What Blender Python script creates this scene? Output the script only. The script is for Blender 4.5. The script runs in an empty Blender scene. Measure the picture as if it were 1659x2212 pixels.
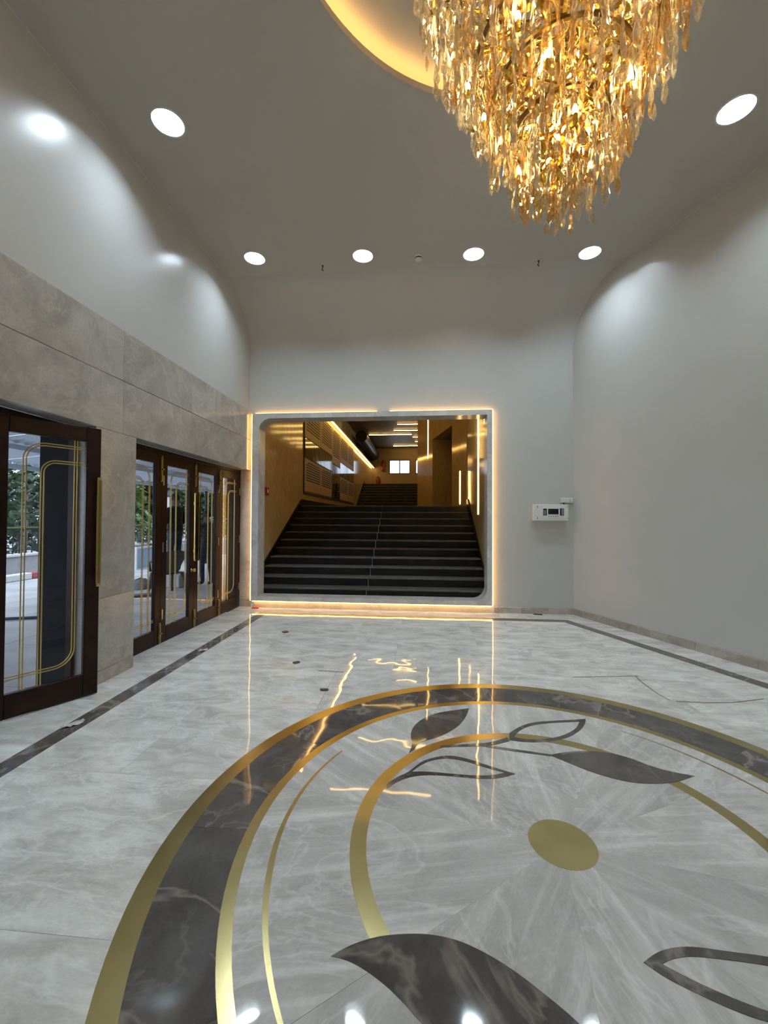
import bpy, bmesh, math, random
from mathutils import Vector, Matrix
from mathutils.geometry import tessellate_polygon
random.seed(7)
SC = bpy.context.scene
COL = SC.collection
PI = math.pi

# ------------------------------------------------------------------ camera
cam_d = bpy.data.cameras.new('camera'); cam = bpy.data.objects.new('camera', cam_d); COL.objects.link(cam)
cam_d.sensor_fit = 'HORIZONTAL'; cam_d.sensor_width = 36.0
cam_d.lens = 891.404 / 1659 * 36.0
cam_d.clip_start = 0.05; cam_d.clip_end = 400
def cam_axes(pitch, yaw, roll):
    F = Vector((-math.sin(yaw), math.cos(yaw), 0)); R = Vector((math.cos(yaw), math.sin(yaw), 0)); U = Vector((0, 0, 1))
    F2 = F*math.cos(pitch)+U*math.sin(pitch); U2 = U*math.cos(pitch)-F*math.sin(pitch)
    R3 = R*math.cos(roll)+U2*math.sin(roll); U3 = U2*math.cos(roll)-R*math.sin(roll)
    return R3, F2, U3
R_, F_, U_ = cam_axes(0.016917, 0.087213, 0.0045976)
m = Matrix((R_, U_, -F_)).transposed().to_4x4(); m.translation = Vector((0, 0, 1.5))
cam.matrix_world = m
SC.camera = cam

# ------------------------------------------------------------------ world, exposure, light levels
w = bpy.data.worlds.new('world'); SC.world = w; w.use_nodes = True
bg = w.node_tree.nodes['Background']; bg.inputs['Color'].default_value = (0.70, 0.83, 1.0, 1); bg.inputs['Strength'].default_value = 2.3
SC.view_settings.view_transform = 'Standard'
SC.view_settings.look = 'None'
SC.view_settings.gamma = 1.0
SC.view_settings.use_curve_mapping = False
SC.view_settings.exposure = 0.11
SC.cycles.use_denoising = True
SC.cycles.transparent_max_bounces = 20
SC.cycles.max_bounces = 6
SC.cycles.use_light_tree = False
SC.cycles.use_adaptive_sampling = True
SC.cycles.adaptive_threshold = 0.04
SC.cycles.diffuse_bounces = 4
SC.cycles.glossy_bounces = 3
SC.cycles.caustics_reflective = False
SC.cycles.caustics_refractive = False
SC.cycles.sample_clamp_indirect = 6.0
L_DOWN = 215.0       # downlight diffusers
L_PORTAL = 8.5     # warm led around the portal
L_COVE = 15.0        # warm led in the ceiling recess
L_BULB = 320.0      # chandelier bulbs
L_HALL = 16.0        # led battens in the stair hall
WARM = (1.0, 0.55, 0.16)
COOL = (0.74, 0.89, 1.0)

# ------------------------------------------------------------------ materials
def new_mat(name):
    mt = bpy.data.materials.new(name); mt.use_nodes = True
    nt = mt.node_tree
    return mt, nt, nt.nodes['Principled BSDF']
def plain(name, col, rough=0.5, metal=0.0, spec=0.5, var=0.0, nscale=20.0, bump=0.0, coat=0.0):
    """procedural paint / metal / plastic with a little noise in tone and relief"""
    mt, nt, b = new_mat(name)
    b.inputs['Roughness'].default_value = rough; b.inputs['Metallic'].default_value = metal
    b.inputs['Specular IOR Level'].default_value = spec
    if coat: b.inputs['Coat Weight'].default_value = coat
    tc = nt.nodes.new('ShaderNodeTexCoord'); nz = nt.nodes.new('ShaderNodeTexNoise')
    nz.inputs['Scale'].default_value = nscale; nz.inputs['Detail'].default_value = 4
    nt.links.new(tc.outputs['Object'], nz.inputs['Vector'])
    rp = nt.nodes.new('ShaderNodeValToRGB')
    rp.color_ramp.elements[0].position = 0.3; rp.color_ramp.elements[1].position = 0.7
    rp.color_ramp.elements[0].color = (*[c*(1-var) for c in col], 1); rp.color_ramp.elements[1].color = (*[min(1, c*(1+var)) for c in col], 1)
    nt.links.new(nz.outputs['Fac'], rp.inputs['Fac']); nt.links.new(rp.outputs['Color'], b.inputs['Base Color'])
    if bump:
        bp = nt.nodes.new('ShaderNodeBump'); bp.inputs['Strength'].default_value = bump; bp.inputs['Distance'].default_value = 0.01
        nt.links.new(nz.outputs['Fac'], bp.inputs['Height']); nt.links.new(bp.outputs['Normal'], b.inputs['Normal'])
    return mt
def marble(name, c0, c1, vein, scale=1.0, stretch=(1, 1, 1), rot=0.0, rough=0.1, veins=0.5, vscale=1.0, tint=0.08, wav=0.0, spec=0.5, streak=0.0, streak_col=(0.75, 0.74, 0.71), patch=None):
    """veined stone: cloudy body, thin bright veins, optional straight bands; every slab gets its own stretch of pattern"""
    mt, nt, b = new_mat(name); N = nt.nodes; L = nt.links
    b.inputs['Roughness'].default_value = rough; b.inputs['Specular IOR Level'].default_value = spec
    tc = N.new('ShaderNodeTexCoord'); oi = N.new('ShaderNodeObjectInfo')
    mul = N.new('ShaderNodeMath'); mul.operation = 'MULTIPLY'; mul.inputs[1].default_value = 47.0; L.new(oi.outputs['Random'], mul.inputs[0])
    add = N.new('ShaderNodeVectorMath'); add.operation = 'ADD'; L.new(tc.outputs['Object'], add.inputs[0]); L.new(mul.outputs[0], add.inputs[1])
    mp = N.new('ShaderNodeMapping'); mp.inputs['Rotation'].default_value = (0, 0, rot); mp.inputs['Scale'].default_value = stretch
    L.new(add.outputs[0], mp.inputs['Vector'])
    n1 = N.new('ShaderNodeTexNoise'); n1.inputs['Scale'].default_value = 3.0*scale; n1.inputs['Detail'].default_value = 8; n1.inputs['Roughness'].default_value = 0.62; n1.inputs['Distortion'].default_value = 0.6
    L.new(mp.outputs[0], n1.inputs['Vector'])
    r1 = N.new('ShaderNodeValToRGB'); e = r1.color_ramp.elements; e[0].position = 0.36; e[1].position = 0.66; e[0].color = (*c0, 1); e[1].color = (*c1, 1)
    L.new(n1.outputs['Fac'], r1.inputs['Fac'])
    col = r1.outputs['Color']
    def ridge(sc, lo, detail, dist, src):
        n = N.new('ShaderNodeTexNoise'); n.inputs['Scale'].default_value = sc; n.inputs['Detail'].default_value = detail; n.inputs['Distortion'].default_value = dist; n.inputs['Roughness'].default_value = 0.55
        L.new(src, n.inputs['Vector'])
        s = N.new('ShaderNodeMath'); s.operation = 'SUBTRACT'; s.inputs[1].default_value = 0.5; L.new(n.outputs['Fac'], s.inputs[0])
        a = N.new('ShaderNodeMath'); a.operation = 'ABSOLUTE'; L.new(s.outputs[0], a.inputs[0])
        r = N.new('ShaderNodeMapRange'); r.inputs['From Min'].default_value = 0; r.inputs['From Max'].default_value = lo; r.inputs['To Min'].default_value = 1; r.inputs['To Max'].default_value = 0
        L.new(a.outputs[0], r.inputs['Value']); return r.outputs[0]
    def mixc(fac, a, colour, amount):
        mm = N.new('ShaderNodeMath'); mm.operation = 'MULTIPLY'; mm.inputs[1].default_value = amount; L.new(fac, mm.inputs[0])
        mx = N.new('ShaderNodeMixRGB'); L.new(mm.outputs[0], mx.inputs['Fac']); L.new(a, mx.inputs['Color1']); mx.inputs['Color2'].default_value = (*colour, 1)
        return mx.outputs['Color']
    v1 = ridge(1.1*vscale, 0.022, 5, 1.2, mp.outputs[0]); v2 = ridge(2.6*vscale, 0.03, 4, 0.8, mp.outputs[0])
    # veins fade in and out
    nm = N.new('ShaderNodeTexNoise'); nm.inputs['Scale'].default_value = 1.3*vscale; L.new(add.outputs[0], nm.inputs['Vector'])
    rm = N.new('ShaderNodeMapRange'); rm.inputs['From Min'].default_value = 0.42; rm.inputs['From Max'].default_value = 0.62; L.new(nm.outputs['Fac'], rm.inputs['Value'])
    pm = N.new('ShaderNodeMath'); pm.operation = 'MULTIPLY'; L.new(v2, pm.inputs[0]); L.new(rm.outputs[0], pm.inputs[1])
    col = mixc(v1, col, vein, veins); col = mixc(pm.outputs[0], col, vein, veins*0.8)
    if streak:
        mp2 = N.new('ShaderNodeMapping'); mp2.inputs['Rotation'].default_value = (0, 0, rot+0.15); mp2.inputs['Scale'].default_value = (0.35, 5.0, 1); L.new(add.outputs[0], mp2.inputs['Vector'])
        n3 = N.new('ShaderNodeTexNoise'); n3.inputs['Scale'].default_value = 2.4; n3.inputs['Detail'].default_value = 7; n3.inputs['Roughness'].default_value = 0.6; L.new(mp2.outputs[0], n3.inputs['Vector'])
        r3 = N.new('ShaderNodeMapRange'); r3.inputs['From Min'].default_value = 0.50; r3.inputs['From Max'].default_value = 0.72; L.new(n3.outputs['Fac'], r3.inputs['Value'])
        col = mixc(r3.outputs[0], col, streak_col, streak)
    if patch:
        n4 = N.new('ShaderNodeTexNoise'); n4.inputs['Scale'].default_value = 1.7; n4.inputs['Detail'].default_value = 5; n4.inputs['Distortion'].default_value = 1.0; L.new(add.outputs[0], n4.inputs['Vector'])
        r4 = N.new('ShaderNodeMapRange'); r4.inputs['From Min'].default_value = 0.52; r4.inputs['From Max'].default_value = 0.7; L.new(n4.outputs['Fac'], r4.inputs['Value'])
        col = mixc(r4.outputs[0], col, patch, 0.55)
    # fine grain
    ng = N.new('ShaderNodeTexNoise'); ng.inputs['Scale'].default_value = 60*scale; ng.inputs['Detail'].default_value = 3; L.new(mp.outputs[0], ng.inputs['Vector'])
    rg = N.new('ShaderNodeMapRange'); rg.inputs['To Min'].default_value = 0.86; rg.inputs['To Max'].default_value = 1.14; L.new(ng.outputs['Fac'], rg.inputs['Value'])
    tn = N.new('ShaderNodeMapRange'); tn.inputs['To Min'].default_value = 1-tint; tn.inputs['To Max'].default_value = 1+tint; L.new(oi.outputs['Random'], tn.inputs['Value'])
    m1 = N.new('ShaderNodeMath'); m1.operation = 'MULTIPLY'; L.new(rg.outputs[0], m1.inputs[0]); L.new(tn.outputs[0], m1.inputs[1])
    vm = N.new('ShaderNodeVectorMath'); vm.operation = 'SCALE'; L.new(col, vm.inputs[0]); L.new(m1.outputs[0], vm.inputs['Scale'])
    L.new(vm.outputs[0], b.inputs['Base Color'])
    if wav:
        nb = N.new('ShaderNodeTexNoise'); nb.inputs['Scale'].default_value = 3.5; nb.inputs['Detail'].default_value = 1; L.new(tc.outputs['Object'], nb.inputs['Vector'])
        bp = N.new('ShaderNodeBump'); bp.inputs['Strength'].default_value = wav; bp.inputs['Distance'].default_value = 0.02
        L.new(nb.outputs['Fac'], bp.inputs['Height']); L.new(bp.outputs['Normal'], b.inputs['Normal'])
    return mt
def emit(name, col, s):
    mt, nt, b = new_mat(name)
    b.inputs['Base Color'].default_value = (*col, 1); b.inputs['Emission Color'].default_value = (*col, 1); b.inputs['Emission Strength'].default_value = s
    return mt
def glass(name, tint=(1, 1, 1), ior=1.45, rough=0.01):
    mt, nt, b = new_mat(name); nt.nodes.remove(b); N = nt.nodes; L = nt.links
    out = N['Material Output']; tr = N.new('ShaderNodeBsdfTransparent'); tr.inputs['Color'].default_value = (*tint, 1)
    gl = N.new('ShaderNodeBsdfGlossy'); gl.inputs['Roughness'].default_value = rough
    lw = N.new('ShaderNodeLayerWeight'); lw.inputs['Blend'].default_value = 0.5
    pw = N.new('ShaderNodeMath'); pw.operation = 'POWER'; pw.inputs[1].default_value = 5.0; L.new(lw.outputs['Facing'], pw.inputs[0])
    fr = N.new('ShaderNodeMapRange'); fr.inputs['To Min'].default_value = 0.018; fr.inputs['To Max'].default_value = 0.75; L.new(pw.outputs[0], fr.inputs['Value'])
    mx = N.new('ShaderNodeMixShader'); L.new(fr.outputs[0], mx.inputs[0]); L.new(tr.outputs[0], mx.inputs[1]); L.new(gl.outputs[0], mx.inputs[2]); L.new(mx.outputs[0], out.inputs['Surface'])
    return mt
def crystal(name):
    mt, nt, b = new_mat(name); nt.nodes.remove(b); N = nt.nodes; L = nt.links
    out = N['Material Output']; oi = N.new('ShaderNodeObjectInfo'); tc = N.new('ShaderNodeTexCoord')
    nz = N.new('ShaderNodeTexNoise'); nz.inputs['Scale'].default_value = 14; L.new(tc.outputs['Object'], nz.inputs['Vector'])
    ad = N.new('ShaderNodeMath'); ad.operation = 'ADD'; L.new(oi.outputs['Random'], ad.inputs[0]); L.new(nz.outputs['Fac'], ad.inputs[1])
    fr = N.new('ShaderNodeMath'); fr.operation = 'FRACT'; L.new(ad.outputs[0], fr.inputs[0])
    rp = N.new('ShaderNodeValToRGB'); e = rp.color_ramp.elements; e[0].position = 0; e[0].color = (1, 0.97, 0.90, 1); e[1].position = 1; e[1].color = (1.0, 0.70, 0.26, 1)
    x = e.new(0.55); x.color = (1, 0.91, 0.70, 1)
    L.new(fr.outputs[0], rp.inputs['Fac'])
    tr = N.new('ShaderNodeBsdfTransparent'); L.new(rp.outputs['Color'], tr.inputs['Color'])
    gl = N.new('ShaderNodeBsdfGlossy'); gl.inputs['Roughness'].default_value = 0.10; gl.inputs['Color'].default_value = (1, 0.96, 0.88, 1)
    tl = N.new('ShaderNodeBsdfTranslucent'); L.new(rp.outputs['Color'], tl.inputs['Color'])
    df = N.new('ShaderNodeBsdfDiffuse'); L.new(rp.outputs['Color'], df.inputs['Color'])
    a = N.new('ShaderNodeMixShader'); a.inputs[0].default_value = 0.45; L.new(tl.outputs[0], a.inputs[1]); L.new(df.outputs[0], a.inputs[2])
    g = N.new('ShaderNodeMixShader'); g.inputs[0].default_value = 0.55; L.new(a.outputs[0], g.inputs[1]); L.new(gl.outputs[0], g.inputs[2])
    lw = N.new('ShaderNodeLayerWeight'); lw.inputs['Blend'].default_value = 0.35
    mr = N.new('ShaderNodeMapRange'); mr.inputs['To Min'].default_value = 0.30; mr.inputs['To Max'].default_value = 0.9; L.new(lw.outputs['Facing'], mr.inputs['Value'])
    mx = N.new('ShaderNodeMixShader'); L.new(mr.outputs[0], mx.inputs[0]); L.new(tr.outputs[0], mx.inputs[1]); L.new(g.outputs[0], mx.inputs[2])
    L.new(mx.outputs[0], out.inputs['Surface']); return mt

M = {}
M['paint'] = plain('wall_paint', (0.56, 0.555, 0.532), 0.25, var=0.015, nscale=3, spec=0.4)
M['ceil'] = plain('shade_toned_paint', (0.535, 0.518, 0.475), 0.38, var=0.015, nscale=3, spec=0.35)  # wall paint darkened and warmed, so the ceiling's dim light sits in the colour
M['floor'] = marble('floor_marble', (0.51, 0.490, 0.455), (0.81, 0.785, 0.74), (0.90, 0.875, 0.84), 1.0, (1, 2.0, 1), 0.12, 0.03, veins=0.45, tint=0.04, wav=0.10, streak=0.30, streak_col=(0.85, 0.82, 0.78), spec=0.4)
M['wedge'] = marble('medallion_marble', (0.45, 0.433, 0.405), (0.60, 0.58, 0.545), (0.84, 0.815, 0.78), 0.9, (1, 1.6, 1), 0.0, 0.03, veins=0.35, tint=0.09, wav=0.10, streak=0.75, streak_col=(0.82, 0.795, 0.76), spec=0.4)
M['dark'] = marble('dark_emperador', (0.070, 0.063, 0.059), (0.125, 0.114, 0.108), (0.48, 0.40, 0.35), 1.4, (1, 1, 1), 0.5, 0.05, veins=0.36, vscale=1.0, tint=0.12, wav=0.10, patch=(0.13, 0.10, 0.085))
M['stone'] = marble('grey_wall_stone', (0.35, 0.325, 0.29), (0.49, 0.46, 0.42), (0.60, 0.57, 0.53), 0.8, (1, 1, 1), 0.6, 0.16, veins=0.30, tint=0.04, vscale=0.9)
M['portal_stone'] = marble('portal_stone', (0.50, 0.49, 0.47), (0.66, 0.65, 0.625), (0.78, 0.77, 0.75), 0.9, (1, 1, 1), 0.6, 0.16, veins=0.4, tint=0.04, vscale=0.9)
M['skirt'] = marble('skirting_stone', (0.33, 0.29, 0.25), (0.47, 0.43, 0.385), (0.56, 0.53, 0.49), 1.5, (1, 1, 1), 0.6, 0.2, veins=0.4, tint=0.16)
M['gold_stone'] = marble('hall_beige_stone', (0.52, 0.37, 0.165), (0.70, 0.52, 0.26), (0.80, 0.65, 0.38), 1.8, (4, 4, 0.8), 0.0, 0.10, veins=0.25, tint=0.03, wav=0.05)
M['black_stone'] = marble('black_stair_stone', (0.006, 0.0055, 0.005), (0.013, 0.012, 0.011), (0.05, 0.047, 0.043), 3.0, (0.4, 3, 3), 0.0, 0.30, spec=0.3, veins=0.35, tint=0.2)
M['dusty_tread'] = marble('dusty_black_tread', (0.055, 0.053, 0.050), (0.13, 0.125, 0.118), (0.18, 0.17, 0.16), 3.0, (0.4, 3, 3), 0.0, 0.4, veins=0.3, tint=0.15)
M['black_vein'] = marble('black_veined_panel', (0.010, 0.007, 0.006), (0.03, 0.02, 0.016), (0.55, 0.45, 0.38), 1.0, (1.2, 1.2, 0.25), 0.0, 0.07, veins=0.8, vscale=1.0, tint=0.1)
M['brass'] = plain('polished_brass', (0.62, 0.47, 0.17), 0.20, 1.0, var=0.12, nscale=9, bump=0.02)
M['brass_floor'] = plain('brass_inlay', (0.60, 0.50, 0.24), 0.22, 1.0, var=0.10, nscale=6, bump=0.03)
M['gold_line'] = plain('gold_line', (0.55, 0.41, 0.14), 0.35, 0.75, var=0.05)
M['wood'] = plain('dark_mahogany', (0.022, 0.0075, 0.0045), 0.34, spec=0.22, var=0.35, nscale=9, bump=0.03)
M['glass'] = glass('door_glass')
M['down'] = emit('downlight_diffuser', COOL, L_DOWN)
M['white_plastic'] = plain('white_plastic', (0.78, 0.78, 0.75), 0.4, var=0.02)
M['grey_plastic'] = plain('grey_plastic', (0.22, 0.22, 0.22), 0.4)
M['black'] = plain('black_plastic', (0.01, 0.01, 0.012), 0.25)
M['dark_metal'] = plain('dark_metal', (0.03, 0.028, 0.026), 0.4, 0.6)
M['steel'] = plain('hinge_steel', (0.60, 0.55, 0.50), 0.3, 1.0)
M['led_portal'] = emit('portal_led', WARM, L_PORTAL)
M['led_cove'] = emit('cove_led', (1.0, 0.56, 0.17), L_COVE)
M['led_hall'] = emit('hall_led', (1.0, 0.62, 0.18), L_HALL)
M['bulb'] = emit('candle_bulb', (1.0, 0.74, 0.38), L_BULB)
M['crystal'] = crystal('champagne_crystal')
M['chand_gold'] = plain('chandelier_gold', (1.0, 0.64, 0.11), 0.20, 1.0, var=0.15, nscale=12)
M['chand_dark'] = plain('chandelier_dark_gold', (0.20, 0.12, 0.03), 0.35, 1.0)
M['hall_paint'] = plain('hall_paint', (0.33, 0.25, 0.15), 0.5, var=0.03)
M['louvre'] = plain('louvre_gold', (0.55, 0.40, 0.17), 0.5, 0.0, spec=0.2, var=0.04)
M['slot'] = plain('louvre_slot', (0.006, 0.005, 0.004), 0.6)
M['red'] = plain('red_plastic', (0.30, 0.012, 0.010), 0.4)
M['orange'] = plain('orange_red', (0.85, 0.09, 0.03), 0.4)
M['brown_bit'] = plain('brown_chip', (0.10, 0.07, 0.045), 0.7, var=0.3)
M['paper'] = plain('crumpled_paper', (0.62, 0.60, 0.57), 0.8, var=0.15)
M['stain'] = plain('brown_filler', (0.14, 0.09, 0.065), 0.6, var=0.3, nscale=30)
M['pave'] = plain('porch_paving', (0.50, 0.50, 0.50), 0.7, var=0.18, nscale=1.5)
M['road'] = plain('road', (0.42, 0.42, 0.44), 0.8, var=0.1, nscale=2)
M['kerb_r'] = plain('kerb_red', (0.45, 0.12, 0.12), 0.7, var=0.1)
M['kerb_w'] = plain('kerb_white', (0.75, 0.75, 0.75), 0.7, var=0.1)
M['wallout'] = plain('garden_wall', (0.45, 0.46, 0.48), 0.8, var=0.15, nscale=4)
M['iron'] = plain('iron_black', (0.02, 0.022, 0.03), 0.5)
M['canopy'] = plain('canopy_sheet', (0.62, 0.68, 0.78), 0.4, var=0.05)
M['leaf'] = plain('leaf_green', (0.05, 0.09, 0.04), 0.45, var=0.5, nscale=1.2)
M['leaf2'] = plain('leaf_light', (0.13, 0.22, 0.06), 0.45, var=0.4, nscale=1.5)
M['bark'] = plain('bark_pale', (0.32, 0.31, 0.30), 0.8, var=0.3)
M['blue'] = plain('blue_sheet', (0.35, 0.50, 0.68), 0.4, var=0.08)
M['chair'] = plain('brown_plastic', (0.115, 0.098, 0.088), 0.5, var=0.05)
M['dark_ext'] = plain('dark_cladding', (0.007, 0.008, 0.010), 0.6, spec=0.1, var=0.15, nscale=2)
M['skin'] = plain('skin', (0.20, 0.11, 0.07), 0.5)
M['jacket'] = plain('jacket', (0.012, 0.012, 0.016), 0.8, var=0.2)
M['jacket2'] = plain('jacket_patterned', (0.05, 0.05, 0.055), 0.8, var=0.8, nscale=26)
M['jeans'] = plain('jeans', (0.035, 0.05, 0.085), 0.8, var=0.2)
M['shoe'] = plain('shoe', (0.03, 0.027, 0.026), 0.5)
M['hair'] = plain('hair', (0.006, 0.005, 0.005), 0.5)
M['cement'] = plain('cement_sack', (0.22, 0.22, 0.22), 0.85, var=0.2)
M['mortar'] = plain('joint_mortar', (0.20, 0.195, 0.185), 0.8)

# ------------------------------------------------------------------ mesh helpers
class MB:
    def __init__(s): s.v = []; s.f = []; s.sm = False
    def quad(s, a, b, c, d):
        n = len(s.v); s.v += [a, b, c, d]; s.f.append((n, n+1, n+2, n+3)); return s
    def box(s, x0, x1, y0, y1, z0, z1):
        n = len(s.v)
        s.v += [(x0, y0, z0), (x1, y0, z0), (x1, y1, z0), (x0, y1, z0), (x0, y0, z1), (x1, y0, z1), (x1, y1, z1), (x0, y1, z1)]
        s.f += [(n, n+3, n+2, n+1), (n+4, n+5, n+6, n+7), (n, n+1, n+5, n+4), (n+1, n+2, n+6, n+5), (n+2, n+3, n+7, n+6), (n+3, n, n+4, n+7)]
        return s
    def bbox(s, x0, x1, y0, y1, z0, z1, b):
        """box with chamfered edges on every side"""
        bm = bmesh.new(); bmesh.ops.create_cube(bm, size=1)
        for v in bm.verts: v.co = Vector(((x0+x1)/2+v.co.x*(x1-x0), (y0+y1)/2+v.co.y*(y1-y0), (z0+z1)/2+v.co.z*(z1-z0)))
        bmesh.ops.bevel(bm, geom=bm.edges[:], offset=b, segments=1, affect='EDGES')
        n = len(s.v); bm.verts.index_update()
        s.v += [tuple(v.co) for v in bm.verts]; s.f += [tuple(n+v.index for v in f.verts) for f in bm.faces]; bm.free(); return s
    def tube(s, pts, rad, seg=8, caps=True):
        pts = [Vector(p) for p in pts]; n0 = len(s.v); k = len(pts)
        if not hasattr(rad, '__len__'): rad = [rad]*k
        up = Vector((0.13, 0.31, 0.94))
        for i, p in enumerate(pts):
            t = (pts[min(i+1, k-1)]-pts[max(i-1, 0)]).normalized()
            a = t.cross(up)
            if a.length < 1e-3: a = t.cross(Vector((1, 0, 0)))
            a.normalize(); b = t.cross(a)
            for j in range(seg):
                th = 2*PI*j/seg; s.v.append(tuple(p+(a*math.cos(th)+b*math.sin(th))*rad[i]))
        for i in range(k-1):
            for j in range(seg):
                s.f.append((n0+i*seg+j, n0+i*seg+(j+1) % seg, n0+(i+1)*seg+(j+1) % seg, n0+(i+1)*seg+j))
        if caps:
            s.f.append(tuple(n0+j for j in range(seg))[::-1]); s.f.append(tuple(n0+(k-1)*seg+j for j in range(seg)))
        return s
    def lathe(s, prof, c=(0, 0, 0), seg=24, axis='z'):
        n0 = len(s.v)
        for (r, h) in prof:
            for j in range(seg):
                th = 2*PI*j/seg; x, y = r*math.cos(th), r*math.sin(th)
                s.v.append((c[0]+x, c[1]+y, c[2]+h) if axis == 'z' else (c[0]+x, c[1]+h, c[2]+y))
        for i in range(len(prof)-1):
            for j in range(seg):
                s.f.append((n0+i*seg+j, n0+i*seg+(j+1) % seg, n0+(i+1)*seg+(j+1) % seg, n0+(i+1)*seg+j))
        return s
    def poly(s, outer, z0, z1, holes=()):
        """flat outline (with holes) given real thickness"""
        loops = [outer]+list(holes); tri = tessellate_polygon([[Vector((p[0], p[1], 0)) for p in l] for l in loops])
        flat = [p for l in loops for p in l]; n = len(s.v); k = len(flat)
        s.v += [(p[0], p[1], z1) for p in flat]+[(p[0], p[1], z0) for p in flat]
        for t in tri:
            a, b, c = t; pa, pb, pc = flat[a], flat[b], flat[c]
            cr = (pb[0]-pa[0])*(pc[1]-pa[1])-(pb[1]-pa[1])*(pc[0]-pa[0])
            if cr < 0: a, c = c, a
            s.f.append((n+a, n+b, n+c)); s.f.append((n+k+c, n+k+b, n+k+a))
        o = 0
        for l in loops:
            for i in range(len(l)):
                j = (i+1) % len(l); s.f.append((n+o+i, n+k+o+i, n+k+o+j, n+o+j))
            o += len(l)
        return s
    def xf(s, mat):
        s.v = [tuple(mat @ Vector(p)) for p in s.v]; return s
    def smooth(s): s.sm = True; return s
    def mesh(s, name):
        me = bpy.data.meshes.new(name); me.from_pydata(s.v, [], s.f)
        bm = bmesh.new(); bm.from_mesh(me); bmesh.ops.recalc_face_normals(bm, faces=bm.faces[:]); bm.to_mesh(me); bm.free()
        if s.sm:
            for p in me.polygons: p.use_smooth = True
        return me
    def build(s, name, mat, parent=None):
        me = s.mesh(name); me.materials.append(M[mat] if isinstance(mat, str) else mat)
        return link(name, me, parent)
def link(name, me, parent=None):
    o = bpy.data.objects.new(name, me); COL.objects.link(o); o.parent = parent; return o
def empty(name, loc=(0, 0, 0), rz=0.0):
    o = bpy.data.objects.new(name, None); COL.objects.link(o); o.location = loc; o.rotation_euler = (0, 0, rz); o.empty_display_size = 0.1; return o
def tag(o, label, cat, group=None, kind=None):
    o['label'] = label; o['category'] = cat
    if group: o['group'] = group
    if kind: o['kind'] = kind
    return o
def struct(o, label, cat): return tag(o, label, cat, kind='structure')
def stuff(o): o['kind'] = 'stuff'; return o
def ring_pts(cx, cy, r, a0, a1, n): return [(cx+r*math.cos(math.radians(a0+(a1-a0)*i/n)), cy+r*math.sin(math.radians(a0+(a1-a0)*i/n))) for i in range(n+1)]
def clip(poly, nx, ny, c):
    """keep the side nx*x+ny*y <= c"""
    out = []
    for i in range(len(poly)):
        p, q = poly[i], poly[(i+1) % len(poly)]; dp, dq = nx*p[0]+ny*p[1]-c, nx*q[0]+ny*q[1]-c
        if dp <= 0: out.append(p)
        if dp*dq < 0:
            t = dp/(dp-dq); out.append((p[0]+(q[0]-p[0])*t, p[1]+(q[1]-p[1])*t))
    return out
def smoothloop(pts, it=2, keep=()):
    """Chaikin rounding of a closed outline; points named in keep stay sharp"""
    pts = [(p[0], p[1], i in keep) for i, p in enumerate(pts)]
    for _ in range(it):
        o = []
        for i in range(len(pts)):
            p, q = pts[i], pts[(i+1) % len(pts)]
            if p[2]: o.append(p)
            o.append((p[0]*.75+q[0]*.25, p[1]*.75+q[1]*.25, False)); o.append((p[0]*.25+q[0]*.75, p[1]*.25+q[1]*.75, False))
        pts = o
    return [(p[0], p[1]) for p in pts]

# ------------------------------------------------------------------ room dimensions
XL = -2.876          # face of the left stone cladding
YB = 6.801           # back wall
ZC = 5.11            # flat ceiling
RB, RL, RR = 0.92, 0.012, 0.012     # cove radii of back, left and right wall
CR = Vector((2.43, YB, 0)); DR = Vector((0.3955, -0.9185, 0)); NR = Vector((-0.9185, -0.3955, 0))   # right wall: corner, direction, inward normal
YF = -3.2            # wall behind the photographer
ZS, ZG, ZL = 3.321, 2.83, 2.315   # stone top, groove, lintel underside
MX, MY = 0.661, 2.002             # centre of medallion, chandelier and ceiling recess
def rw(t, off=0.0): p = CR+DR*t+NR*off; return (p.x, p.y)
TR = (YF-YB)/DR.y    # length of the right wall down to the rear wall

# ---- floor
def half_r(off): return (-NR.x, -NR.y, -(NR.x*CR.x+NR.y*CR.y)-off)     # clip to the room side of the right wall
room = [(XL, YF), (rw(TR)[0], YF), rw(0), (XL, YB)]
floor = struct(MB().poly([(-3.06, YF), (rw(TR)[0], YF), rw(0), (-3.06, YB)], -0.06, -0.014).build('floor', 'mortar'), 'polished light grey veined marble floor slabs of the lobby', 'floor')
sy = 0.9; y = YB; row = 0
while y > YF+0.01:
    y0 = max(YF, y-sy); x = -3.06-(0.75 if row % 2 else 0.2)
    while x < 6.8:
        p = [(x+.0008, y0+.0008), (x+1.5-.0008, y0+.0008), (x+1.5-.0008, y-.0008), (x+.0008, y-.0008)]
        p = clip(p, *half_r(0.0)); p = clip(p, -1, 0, 3.06)
        if len(p) >= 3: MB().poly(p, -0.014, 0.0).build('marble_slab', 'floor', floor)
        x += 1.5
    y -= sy; row += 1
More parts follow.
